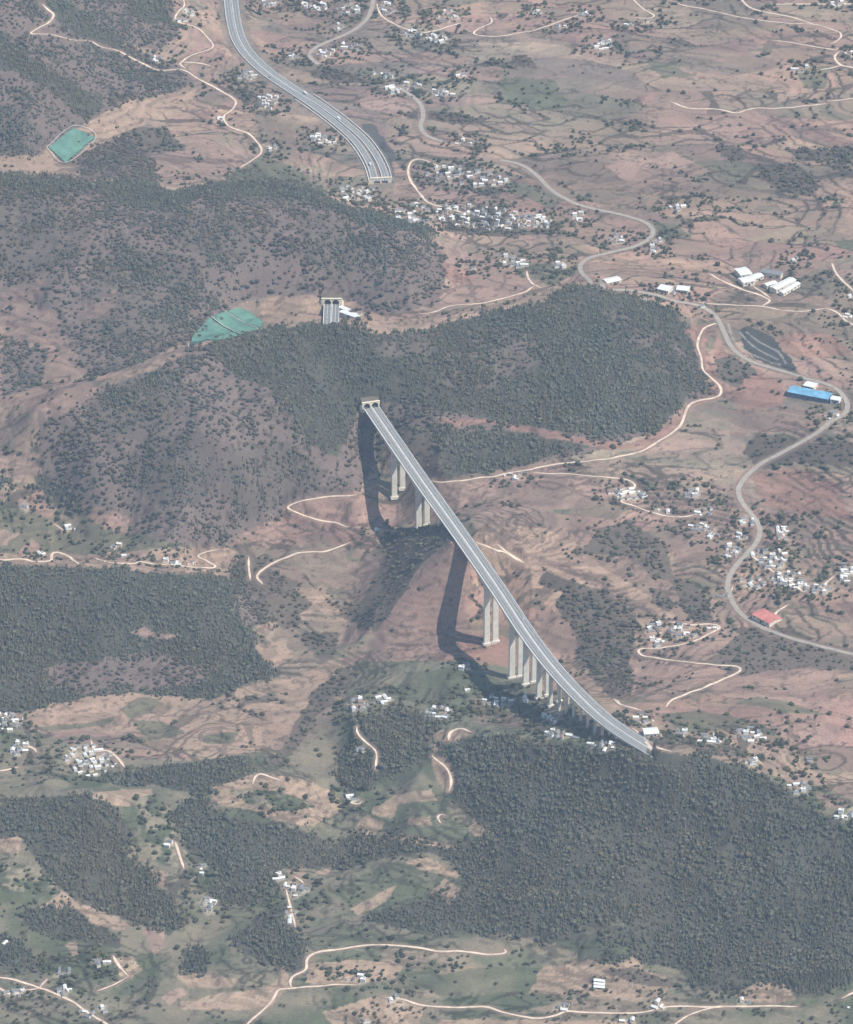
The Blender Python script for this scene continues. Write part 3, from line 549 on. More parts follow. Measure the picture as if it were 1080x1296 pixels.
M = dict(
    ground=new_mat('soil_and_grass', rough=1, tint='cover', noise=.35, amp=.2),
    needle=new_mat('pine_needles', rough=.95, tint='tint', noise=.6, amp=.3),
    leaf=new_mat('leaves', rough=.95, tint='tint', noise=.8, amp=.3),
    bark=new_mat('bark', (.09, .065, .05), noise=3),
    asphalt=new_mat('motorway_asphalt', (.205, .205, .195), .85, noise=.15, amp=.14),
    oldroad=new_mat('worn_road', (.34, .30, .245), .9, noise=.12, amp=.14),
    dirt=new_mat('pale_dirt', (.66, .53, .40), 1, noise=.09, amp=.24),
    paint=new_mat('road_paint', (.78, .78, .74), .7, noise=.5, amp=.08),
    concrete=new_mat('pier_concrete', (.68, .635, .54), .9, noise=.12, amp=.12),
    parapet=new_mat('parapet_concrete', (.80, .79, .74), .85, noise=.2, amp=.1),
    portal=new_mat('portal_facing', (.74, .66, .50), .85, noise=.15, amp=.1),
    lining=new_mat('tunnel_lining', (.05, .05, .055), .9, noise=.2),
    slope=new_mat('retained_slope', (.14, .118, .09), .95, noise=.3),
    net=new_mat('shade_netting', (.105, .215, .165), .85, noise=.05, amp=.25),
    netpath=new_mat('net_edge', (.6, .56, .5), .9, noise=.3),
    white=new_mat('white_wall', (.78, .755, .69), .85, noise=.4, amp=.08),
    cream=new_mat('cream_wall', (.72, .64, .51), .85, noise=.4, amp=.1),
    earth=new_mat('earth_wall', (.42, .31, .22), .9, noise=.4, amp=.12),
    tile=new_mat('grey_tile', (.21, .215, .22), .8, noise=1.2, amp=.3),
    sheet=new_mat('pale_sheet_roof', (.70, .70, .67), .6, noise=.8, amp=.12),
    brown=new_mat('brown_tile', (.26, .18, .14), .85, noise=1.2, amp=.25),
    bluew=new_mat('shaded_blue_wall', (.10, .16, .24), .7, noise=.5),  # wall blue darkened: shade on the shed's front is in the colour
    blue=new_mat('blue_sheet_roof', (.17, .38, .54), .55, noise=.12, amp=.25),
    red=new_mat('red_sheet_roof', (.52, .19, .16), .6, noise=.12, amp=.25),
    yard=new_mat('concrete_yard', (.58, .52, .43), .9, noise=.3, amp=.12),
    dark=new_mat('dark_opening', (.04, .045, .05), .5, noise=1),
    rubber=new_mat('tyre', (.03, .03, .03), .9, noise=4),
    carwhite=new_mat('white_car_paint', (.8, .8, .8), .35, noise=1, amp=.03),
    carblack=new_mat('dark_car_paint', (.05, .05, .06), .35, noise=1, amp=.05),
    carred=new_mat('red_car_paint', (.42, .08, .06), .35, noise=1, amp=.05),
)

# ---------------------------------------------------------------- object helpers
def mesh_np(name, verts, faces, mats, matidx=None, tint=None, attr='tint', smooth_=False):
    verts = np.asarray(verts, np.float32); faces = np.asarray(faces, np.int32)
    me = bpy.data.meshes.new(name); k = faces.shape[1]
    me.vertices.add(len(verts)); me.vertices.foreach_set('co', verts.ravel())
    me.loops.add(faces.size); me.loops.foreach_set('vertex_index', faces.ravel())
    me.polygons.add(len(faces)); me.polygons.foreach_set('loop_start', np.arange(0, faces.size, k, dtype=np.int32))
    try: me.polygons.foreach_set('loop_total', np.full(len(faces), k, np.int32))
    except Exception: pass
    for m in mats: me.materials.append(m)
    if matidx is not None: me.polygons.foreach_set('material_index', np.asarray(matidx, np.int32))
    me.polygons.foreach_set('use_smooth', np.full(len(faces), smooth_, bool))
    if tint is not None:
        a = me.attributes.new(attr, 'FLOAT_COLOR', 'POINT')
        a.data.foreach_set('color', np.c_[tint, np.ones(len(tint))].astype(np.float32).ravel())
    me.update(calc_edges=True)
    return me
class Build:
    """collects convex pieces into one mesh"""
    def __init__(self): self.v, self.f, self.m = [], [], []
    def add(self, verts, faces, mat=0):
        o = len(self.v); self.v += [tuple(map(float, p)) for p in verts]
        self.f += [tuple(i+o for i in f) for f in faces]; self.m += [mat]*len(faces)
    def box(self, x0, x1, y0, y1, z0, z1, mat=0):
        self.add([(x0,y0,z0),(x1,y0,z0),(x1,y1,z0),(x0,y1,z0),(x0,y0,z1),(x1,y0,z1),(x1,y1,z1),(x0,y1,z1)],
                 [(0,3,2,1),(4,5,6,7),(0,1,5,4),(1,2,6,5),(2,3,7,6),(3,0,4,7)], mat)
    def mesh(self, name, mats):
        me = bpy.data.meshes.new(name); me.from_pydata(self.v, [], self.f)
        for m in mats: me.materials.append(m)
        if self.m: me.polygons.foreach_set('material_index', self.m)
        me.update(); return me
def link_obj(name, me, parent=None, loc=(0, 0, 0), rz=0, scale=None):
    o = bpy.data.objects.new(name, me); COL.objects.link(o)
    o.location = loc; o.rotation_euler = (0, 0, rz)
    if scale is not None: o.scale = scale
    if parent: o.parent = parent
    return o
def tag(o, label=None, cat=None, group=None, kind=None):
    if label: o['label'] = label
    if cat: o['category'] = cat
    if group: o['group'] = group
    if kind: o['kind'] = kind
    return o
def thing(name, label, cat, loc=(0, 0, 0), rz=0, group=None):
    return tag(link_obj(name, None, None, loc, rz), label, cat, group)

# ---------------------------------------------------------------- ground: one sheet, fine where the picture looks, coarse to the horizon
def grow(a, step, far):
    out = []
    while abs(a) < far:
        step *= 1.28; a += math.copysign(step, a); out.append(a)
    return np.array(out)
def make_ground():
    ex0, ex1 = grow(gx[0], 6, 11000)[::-1], grow(gx[-1], 6, 11000)
    ey0, ey1 = grow(gy[0], 6, 12500)[::-1], grow(gy[-1], 6, 12500)
    fx_, fy_ = np.r_[ex0, gx, ex1], np.r_[ey0, gy, ey1]
    ny, nx = len(fy_), len(fx_)
    FX, FY = np.meshgrid(fx_, fy_)
    ix = np.clip(np.arange(nx)-len(ex0), 0, len(gx)-1); iy = np.clip(np.arange(ny)-len(ey0), 0, len(gy)-1)
    FZ = Z[np.ix_(iy, ix)].copy(); FC = COLR[np.ix_(iy, ix)].copy()
    out = np.maximum(np.maximum(gx[0]-FX, FX-gx[-1]), np.maximum(gy[0]-FY, FY-gy[-1]))
    o_ = smooth(0, 1400, out)
    FZ = FZ*(1-o_)+o_*(70*fbm(FX, FY, 1500, 4, 81)-40)
    far_c = np.where((fbm(FX, FY, 700, 4, 82) > 0)[..., None], np.array(EARTH), np.array(SHRUBG))
    k = smooth(0, 120, out)[..., None]; FC = FC*(1-k)+far_c*k
    vv = np.c_[FX.ravel(), FY.ravel(), FZ.ravel()]
    a = (np.arange(ny-1)[:, None]*nx+np.arange(nx-1)[None]).ravel()
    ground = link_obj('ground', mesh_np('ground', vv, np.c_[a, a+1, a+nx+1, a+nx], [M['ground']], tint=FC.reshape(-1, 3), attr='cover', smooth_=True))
    tag(ground, 'brown and green farmland hills with ploughed fields and scrub', 'ground', kind='structure')

# ---------------------------------------------------------------- ribbons
def frames(path):
    d = np.gradient(path[:, :2], axis=0); d /= np.maximum(np.linalg.norm(d, axis=1), 1e-9)[:, None]
    return np.c_[d[:, 1], -d[:, 0]]           # to the right of travel
def strip(path, offs, zs, z0):
    """rows of vertices across a path; offs/zs across"""
    nr = frames(path); k = len(offs)
    P = path[:, None, :2]+nr[:, None]*np.array(offs)[None, :, None]
    zz = z0[:, None]+np.array(zs)[None]
    v = np.concatenate([P, zz[..., None]], -1).reshape(-1, 3)
    r = (np.arange(len(path)-1)[:, None]*k+np.arange(k-1)[None]).ravel()
    return v, np.c_[r, r+k, r+k+1, r+1]
def ribbon(name, path, w, mat, lift=.35, wander=0):
    zc = H(path[:, 0], path[:, 1])
    nr = frames(path); offs = np.array([-w/2, -w/4, 0, w/4, w/2])
    k = np.arange(len(path)); wv = np.ones(len(path))
    if wander:                                            # worn verges: the width wanders and thins out at the ends
        wv = 1+wander*fbm(path[:, 0]+500, path[:, 1]+500, 22, 3, 7); wv *= np.clip((.25+np.minimum(k, len(path)-1-k)/4.0), 0, 1)
    P = path[:, None, :2]+nr[:, None]*offs[None, :, None]*wv[:, None, None]
    zz = np.maximum(H(P[..., 0], P[..., 1]), zc[:, None]-.3)+lift
    v = np.concatenate([P, zz[..., None]], -1).reshape(-1, 3); k = 5
    r = (np.arange(len(path)-1)[:, None]*k+np.arange(k-1)[None]).ravel()
    return link_obj(name, mesh_np(name, v, np.c_[r, r+k, r+k+1, r+1], [mat]))
for i, t in enumerate(tracks):
    wv = (3.4, 2.9, 3.8)[i % 3]
    tag(ribbon('dirt_track', t, wv, M['dirt'], .35, .45), 'narrow pale dirt track winding over the farmland', 'track', 'pale dirt tracks across the hills', 'structure')
for i, t in enumerate([main_a]+sides):
    tag(ribbon('country_road', t, 7.8, M['oldroad'], .45), ['sun-bleached country road curving past the blue-roofed shed and the riverside village', 'wide pale road running down from the hamlets on the plain', 'short pale road curving between fields on the plain'][i], 'road', 'country roads', 'structure')

# ---------------------------------------------------------------- dual carriageway builder (deck on piers or road on the ground)
def carriage(path, z, offs_c, half, name, parent, thick, label_kind, struct_=False):
    offs = [offs_c-half, offs_c+half, offs_c+half*.72, offs_c-half*.72, offs_c-half]
    v, f = strip(path, offs, [0, 0, 0, 0, 0], z)
    v = v.reshape(-1, 5, 3); v[:, 2:4, 2] -= np.broadcast_to(np.asarray(thick, float).reshape(-1, 1), (len(path), 2)); v = v.reshape(-1, 3)
    o = link_obj(name, mesh_np(name, v, f, [M['asphalt'], M['concrete']], np.tile([0, 1, 1, 1], len(path)-1)), parent)
    return o
def long_box(path, z, off, w, h, name, mat, parent, base=0.0):
    v, f = strip(path, [off-w/2, off-w/2, off+w/2, off+w/2, off-w/2], [base, base+h, base+h, base, base], z)
    return link_obj(name, mesh_np(name, v, f, [mat]), parent)
def line(path, z, off, w, name, parent, dash=0):
    v, f = strip(path, [off-w/2, off+w/2], [.05, .05], z)
    if dash: f = f[(np.arange(len(f))//dash) % 2 == 0]
    return link_obj(name, mesh_np(name, v, f, [M['paint']]), parent)

via = thing('viaduct', 'long twin-deck motorway viaduct on tall concrete piers leaving the tunnel', 'viaduct', (DECK[0, 0], DECK[0, 1], 0.0))
vo = np.array([DECK[0, 0], DECK[0, 1]])
dpath = DECK[:, :2]-vo
dp = resample(dpath, 4.0); dz = np.zeros(len(dp))
dsx = project(dp[:, 0]+vo[0], dp[:, 1]+vo[1], dz)[0]
thickness = 4.2+sum(5.0*np.exp(-(np.abs(dsx-q)/9.0)**1.6) for q in (504, 535, 622, 654))   # girders deepen over the tall piers
for c in (-6.4, 6.4):
    carriage(dp, dz, c, 5.9, 'deck', via, thickness, '')
    for e in (-5.55, 5.55):
        long_box(dp, dz, c+e, .65, 1.35, 'parapet', M['parapet'], via, .0)
    line(dp, dz, c-4.2, .42, 'edge_line', via); line(dp, dz, c+4.2, .42, 'edge_line', via)
    line(dp, dz, c, .3, 'lane_line', via)
dpx, dpy, _ = project(DECK[:, 0], DECK[:, 1], np.zeros(len(DECK)))
nrD = frames(DECK)
PIERS = [(504,8),(535,8),(563,5),(590,4),(622,8),(654,8),(671.5,8),(688.5,7.4),(703,5)]+[(x,3.6) for x in (714,723,732,741,750,759,768,777,786)]
for px, wd in PIERS:
    s = np.interp(px, dpx, np.arange(len(DECK))); i = min(int(s), len(DECK)-2); t = s-i
    c = DECK[i, :2]*(1-t)+DECK[i+1, :2]*t; nr = nrD[i]; ang = math.atan2(nr[1], nr[0])
    for side in (-6.4, 6.4):
        p = c+nr*side; g = float(H(p[0], p[1])); h = -4.1-g
        if h < 2.5: continue
        B = Build(); bot = -h-5.2
        tp, bs = wd/2, wd/2*(1.0+.12*min(1, h/90)); ln = (1.5 if wd < 4.5 else 1.9)
        lb = ln*(1+.2*min(1, h/90))
        # shaft with chamfered corners, widening downwards
        ring = lambda w_, l_, z_: [(-w_+.5,-l_,z_),(w_-.5,-l_,z_),(w_,-l_+.5,z_),(w_,l_-.5,z_),(w_-.5,l_,z_),(-w_+.5,l_,z_),(-w_,l_-.5,z_),(-w_,-l_+.5,z_)]
        B.add(ring(bs, lb, bot)+ring(tp, ln, -4.8), [(7,6,5,4,3,2,1,0), tuple(range(8, 16))]+[(k, (k+1) % 8, 8+(k+1) % 8, 8+k) for k in range(8)])
        o = link_obj('pier', B.mesh('pier', [M['concrete']]), via, (*(p-vo), 0.0), ang)
        C2 = Build(); C2.box(-tp-.5, tp+.5, -ln-.35, ln+.35, -6.0 if wd > 5 else -5.4, -4.15)
        link_obj('pier_cap', C2.mesh('pier_cap', [M['concrete']]), o)
        if wd > 4.2:
            F = Build(); F.box(-bs-1.6, bs+1.6, -lb-1.6, lb+1.6, -h-5.2, -h-.6)
            link_obj('footing', F.mesh('footing', [M['concrete']]), o)
# --- short bridge between the two ridges
lk = thing('motorway_bridge', 'short twin motorway deck in front of the tunnel mouth between the ridges', 'bridge', (*link[0], 6.0))
lp = resample(link-link[0], 4.0); lz = np.zeros(len(lp))
for c in (-6.4, 6.4):
    carriage(lp, lz, c, 5.9, 'deck', lk, 2.4, '')
    for e in (-5.55, 5.55): long_box(lp, lz, c+e, .75, 1.2, 'parapet', M['parapet'], lk)
    line(lp, lz, c, .4, 'lane_line', lk)
    for k in (len(lp)//3, 2*len(lp)//3):
        q = lp[k]+frames(lp)[k]*c; g = float(H(*(q+link[0])))-6.0
        if g < -3.5:
            B = Build(); B.box(-2.2, 2.2, -1.2, 1.2, g-2, -2.3)
            link_obj('pier', B.mesh('pier', [M['concrete']]), lk, (*q, 0), math.atan2(*frames(lp)[k][::-1]))

# --- motorway on the plain
ep = resample(express, 4.0)
ez = H(ep[:, 0], ep[:, 1]); ez = np.convolve(np.pad(ez, 8, mode='edge'), np.ones(17)/17, 'valid')+.9
L_ = len(ep); sp = np.interp(np.arange(L_), [0, L_*.55, L_], [6.6, 6.6, 9.5])   # carriageways part towards the tunnel
nrE = frames(ep)
EXL = 'grey dual-carriageway motorway sweeping down the plain to the tunnel'
for sgn in (-1, 1):
    pp = ep+nrE*(sp*sgn)[:, None]
    v, f = strip(pp, [-7.0, -5.9, 5.9, 7.0], [-1.6, 0, 0, -1.6], ez)
    mw = tag(link_obj('motorway', mesh_np('motorway', v, f, [M['asphalt'], M['slope']], np.tile([1, 0, 1], L_-1))), EXL, 'motorway', 'motorway carriageways', 'structure')
    for e in (-5.6, 5.6): long_box(pp, ez, e, .6, .95, 'barrier', M['parapet'], mw)
    line(pp, ez, -4.2, .3, 'edge_line', mw); line(pp, ez, 4.2, .3, 'edge_line', mw); line(pp, ez, 0, .28, 'lane_line', mw)
for off, nm in ((-19.5, 0), (19, 1)):
    k0 = int(L_*.60)
    pp = (ep+nrE*(sp*0+off)[:, None])[k0:]
    w = tag(long_box(pp, ez[k0:], 0, .9, 1.4, 'roadside_wall', M['parapet'], None, -.6), ['low pale concrete wall along the village side of the motorway', 'low pale concrete wall under the dark cut slope beside the motorway'][nm], 'wall')

# ---------------------------------------------------------------- tunnel mouths
def tunnel(name, label, pos, z, d, wid, hgt, depth, wing, bores=True):
    """d: horizontal unit vector the mouth faces"""
    rz = math.atan2(d[1], d[0])+math.pi/2            # local -y faces out
    root = thing(name, label, 'tunnel portal', (pos[0], pos[1], z), rz)
    B = Build(); N = 14
    xs = [-wid/2]
    spans = []
    for c in (-6.4, 6.4):
        spans.append((c-5.2, c+5.2, c))
    def top_at(x):
        for a, b, c in spans:
            if a-1e-6 <= x <= b+1e-6:
                return 2.2+math.sqrt(max(0, 5.2**2-(x-c)**2))*.98
        return None
    cuts = sorted({-wid/2, wid/2}|{a+(b-a)*k/N for a, b, c in spans for k in range(N+1)})
    for x0, x1 in zip(cuts, cuts[1:]):
        mid = top_at((x0+x1)/2)
        l0, l1 = (top_at(x0), top_at(x1)) if mid is not None else (-3.0, -3.0)
        B.add([(x0,0,l0),(x1,0,l1),(x1,0,hgt),(x0,0,hgt),(x0,2.2,l0),(x1,2.2,l1),(x1,2.2,hgt),(x0,2.2,hgt)],
              [(0,1,2,3),(5,4,7,6),(3,2,6,7),(1,0,4,5)]+([(0,3,7,4)] if x0 == cuts[0] else [])+([(1,5,6,2)] if x1 == cuts[-1] else []))
    link_obj('head_wall', B.mesh('head_wall', [M['portal']]), root)
    K = Build(); K.box(-wid/2-.5, wid/2+.5, -.5, 2.7, hgt, hgt+.9)
    link_obj('coping', K.mesh('coping', [M['portal']]), root)
    for a, b, c in spans if bores else ():
        T = Build()
        arc = [(c-5.2, -2.6)]+[(c-5.2*math.cos(math.pi*k/N), 2.2+5.1*math.sin(math.pi*k/N)) for k in range(N+1)]+[(c+5.2, -2.6)]
        for (xa, za), (xb, zb) in zip(arc, arc[1:]):
            T.add([(xa,2.21,za),(xb,2.21,zb),(xb,depth,zb),(xa,depth,za)], [(0,1,2,3)])
        T.add([(x, depth, zz) for x, zz in arc], [tuple(range(len(arc)))])
        link_obj('tunnel_bore', T.mesh('tunnel_bore', [M['lining']]), root)
        Rd = Build(); Rd.box(a+.05, b-.05, 2.2, depth-.1, -.6, .02)
        link_obj('road_bed', Rd.mesh('road_bed', [M['asphalt']]), root)
    # earth cover and retained sides over the bores
    E = Build()
    E.add([(-wid/2,2.7,hgt-.4),(wid/2,2.7,hgt-.4),(wid/2+1,depth+4,hgt+5.5),(-wid/2-1,depth+4,hgt+5.5)], [(0,1,2,3)])
    for sx in (-1, 1):
        x = sx*wid/2; f = [(0,1,2,3)] if sx > 0 else [(3,2,1,0)]
        E.add([(x-.01*sx,2.2,-8),(x+1*sx,depth+4,-8),(x+1*sx,depth+4,hgt+5.5),(x-.01*sx,2.2,hgt-.4)], f)
    if bores: link_obj('cover_slab', E.mesh('cover_slab', [M['slope']]), root)
    for sx in (-1, 1):
        W = Build(); x0 = sx*wid/2; x1 = sx*(wid/2+wing)
        W.add([(x0,.3,-6),(x1,3.5,-6),(x1,3.5,hgt*.35),(x0,.3,hgt*.95),(x0,1.3,-6),(x1,4.5,-6),(x1,4.5,hgt*.35),(x0,1.3,hgt*.95)],
              [(0,1,2,3),(5,4,7,6),(3,2,6,7),(0,3,7,4),(1,5,6,2)])
        link_obj('wing_wall', W.mesh('wing_wall', [M['portal']]), root)
    return root
dd = DECK[2, :2]-DECK[0, :2]; dd /= np.linalg.norm(dd)
tunnel('tunnel_portal', 'cream twin-arched tunnel portal where the long viaduct begins', DECK[0, :2]-dd*1.0, 0.0, dd, 27.5, 8.6, 5, 3)
dl = link[2]-link[0]; dl /= np.linalg.norm(dl)
tunnel('tunnel_portal', 'cream twin-arched tunnel portal between ridges beside the green nets', link[0]-dl*1.0, 6.0, dl, 32, 8.6, 5, 3)
de = ep[-4]-ep[-1]; de /= np.linalg.norm(de)
tunnel('tunnel_portal', 'pale tunnel portal seen from behind at the motorway end on the plain', ep[-1]-de*1, float(ez[-1]), de, 36, 8.0, 12, 3, False)
HAZE, EXPO = 2.9e-5, 0.42
# ---------------------------------------------------------------- net-covered gardens
def drape(poly, lift):
    m = inside(poly, PX, PY)
    m = m[:-1, :-1] & m[1:, :-1] & m[:-1, 1:] & m[1:, 1:]
    jj, ii = np.nonzero(m)
    W = len(gx); a = jj*W+ii; q = np.c_[a, a+1, a+W+1, a+W]
    u, inv = np.unique(q, return_inverse=True)
    v = np.c_[X.ravel()[u], Y.ravel()[u], Z.ravel()[u]+lift]
    return v, inv.reshape(-1, 4)
def shade_net(label, panels, edges):
    c = cast(*np.mean(panels[0], axis=0))[0]
    root = thing('shade_net', label, 'shade net', tuple(c), 0, 'green shade nets over gardens')
    for p in panels:
        v, f = drape(p, 2.6)
        if len(f) == 0: continue
        # a skirt down to the soil round the rim
        e = np.r_[f[:, [0, 1]], f[:, [1, 2]], f[:, [2, 3]], f[:, [3, 0]]]
        key = np.sort(e, 1); _, first, cnt = np.unique(key, axis=0, return_index=True, return_counts=True)
        b = e[first[cnt == 1]]
        n0 = len(v); v2 = np.r_[v, v-np.array([0, 0, 2.5])]
        f2 = np.r_[f, np.c_[b[:, 1], b[:, 0], b[:, 0]+n0, b[:, 1]+n0]]
        link_obj('net_panel', mesh_np('net_panel', v2-c, f2, [M['net']]), root)
    for e in edges:
        pth = lay(e, 4, 1)
        z = H(pth[:, 0], pth[:, 1])+3.0
        long_box(pth-c[:2], z-c[2], 0, .9, .4, 'edge_strip', M['netpath'], root)
shade_net('large green net over gardens between the two ridges, crossed by pale paths',
    [[(240,439),(242,428),(253,415),(266,402),(279,413),(303,426),(285,432),(262,431)],[(267,402),(285,394),(305,408),(329,419),(304,425),(280,413)],[(286,394),(302,390),(318,396),(334,409),(330,418),(306,408)]],
    [[(239,441),(240,430),(252,414),(267,402),(285,394),(302,390)],[(267,402),(281,413),(304,425)],[(285,395),(305,408),(330,419)]])
shade_net('smaller green net over a garden below the far left mountain',
    [[(60,187),(93,161),(122,175),(83,208)]], [[(59,188),(93,161),(122,175),(83,208),(59,188)]])

# ---------------------------------------------------------------- houses
def proto_house(kind):
    """returns builders: wall, roof, door, window list (local metres, -y is the front)"""
    Wl, Rf, Dr, Wn = Build(), Build(), Build(), []
    def gable(x0, x1, y0, y1, h, rise, ov=.55, along='x'):
        Wl.box(x0, x1, y0, y1, -2.5, h)
        if along == 'x':
            ym = (y0+y1)/2
            for x, f in ((x0, (0,2,1)), (x1, (0,1,2))): Wl.add([(x,y0,h),(x,y1,h),(x,ym,h+rise)], [f])
            s = rise/(ym-y0); t = .28
            for sg, ye in ((-1, y0-ov), (1, y1+ov)):
                ze = h-s*ov
                vs = [(x0-ov,ye,ze),(x1+ov,ye,ze),(x1+ov,ym,h+rise),(x0-ov,ym,h+rise)]
                vs += [(a,b,c+t) for a, b, c in vs]
                Rf.add(vs, [(3,2,1,0),(4,5,6,7),(0,1,5,4),(1,2,6,5),(3,0,4,7)] if sg < 0 else [(0,1,2,3),(7,6,5,4),(1,0,4,5),(2,1,5,6),(0,3,7,4)])
        else:
            xm = (x0+x1)/2
            for y, f in ((y0, (0,1,2)), (y1, (0,2,1))): Wl.add([(x0,y,h),(x1,y,h),(xm,y,h+rise)], [f])
            s = rise/(xm-x0); t = .28
            for xe in (x0-ov, x1+ov):
                ze = h-s*ov
                vs = [(xe,y0-ov,ze),(xe,y1+ov,ze),(xm,y1+ov,h+rise),(xm,y0-ov,h+rise)]; vs += [(a,b,c+t) for a, b, c in vs]
                Rf.add(vs, [(0,1,2,3),(7,6,5,4),(1,0,4,5),(2,1,5,6),(0,3,7,4),(3,2,6,7)])
    def win(x, z, y): b = Build(); b.box(x-.75, x+.75, y-.06, y+.2, z, z+1.4); Wn.append(b)
    if kind == 'cottage': gable(-6, 6, -3.5, 3.5, 3.4, 1.9); win(-3.6, 1.1, -3.5); win(3.6, 1.1, -3.5); Dr.box(-.8, .8, -3.58, -3.3, 0, 2.2)
    elif kind == 'tall': gable(-5.5, 5.5, -3.6, 3.6, 6.2, 2.0); [win(x, z, -3.6) for x in (-3.4, 3.4) for z in (1.0, 4.0)]; Dr.box(-.9, .9, -3.68, -3.4, 0, 2.3)
    elif kind == 'flat':
        Wl.box(-5.5, 5.5, -4.2, 4.2, -2.5, 6.6); Rf.box(-5.8, 5.8, -4.5, 4.5, 6.6, 6.85)
        for x0, x1, y0, y1 in ((-5.8,5.8,-4.5,-4.2),(-5.8,5.8,4.2,4.5),(-5.8,-5.5,-4.2,4.2),(5.5,5.8,-4.2,4.2)): Rf.box(x0, x1, y0, y1, 6.86, 7.6)
        Wl.box(1.5, 4.5, .5, 3.5, 6.86, 9.0); Rf.box(1.2, 4.8, .2, 3.8, 9.0, 9.2)
        [win(x, z, -4.2) for x in (-3.4, 3.4) for z in (1.0, 4.1)]; Dr.box(-1, 1, -4.28, -4.0, 0, 2.4)
    elif kind == 'court':
        gable(-7, 7, 1.2, 7.2, 4.6, 1.8); gable(-7, -2.2, -6.5, 1.1, 3.6, 1.4, along='y'); Wl.box(-2.1, 7, -6.5, -6.1, -2.5, 2.0); Wl.box(6.6, 7, -6.0, 1.1, -2.5, 2.0)
        win(1, 1.2, 1.2); win(4.5, 1.2, 1.2); Dr.box(2.0, 3.6, -6.58, -6.0, 0, 1.9)
    elif kind == 'shed': gable(-8.5, 8.5, -3.4, 3.4, 3.0, 1.2); win(-5, 1.0, -3.4); Dr.box(-1.4, 1.4, -3.48, -3.2, 0, 2.6)
    else: Wl.box(-2.6, 2.6, -2, 2, -2, 2.5); Rf.add([(-3,-2.5,2.5),(3,-2.5,2.5),(3,2.5,3.3),(-3,2.5,3.3),(-3,-2.5,2.7),(3,-2.5,2.7),(3,2.5,3.5),(-3,2.5,3.5)], [(3,2,1,0),(4,5,6,7),(0,1,5,4),(1,2,6,5),(2,3,7,6),(3,0,4,7)]); Dr.box(-.7, .7, -2.07, -1.8, 0, 2)
    return Wl, Rf, Dr, Wn
KINDS = {k: proto_house(k) for k in ('cottage', 'tall', 'flat', 'court', 'shed', 'hut')}
_meshes = {}
def part_mesh(kind, part, mat):
    key = (kind, part, mat)
    if key not in _meshes:
        b = KINDS[kind][{'wall': 0, 'roof': 1, 'door': 2}[part]] if not part.startswith('window') else KINDS[kind][3][int(part[6:])]
        _meshes[key] = b.mesh(part.rstrip('0123456789'), [M[mat]])
    return _meshes[key]
WALLN = {'white': 'white', 'cream': 'cream', 'earth': 'mud-brown'}
ROOFN = {'tile': 'grey', 'sheet': 'pale', 'brown': 'brown'}
KINDN = {'cottage': 'low house', 'tall': 'two-storey house', 'flat': 'flat-topped house', 'court': 'courtyard house', 'shed': 'long barn', 'hut': 'small outhouse'}
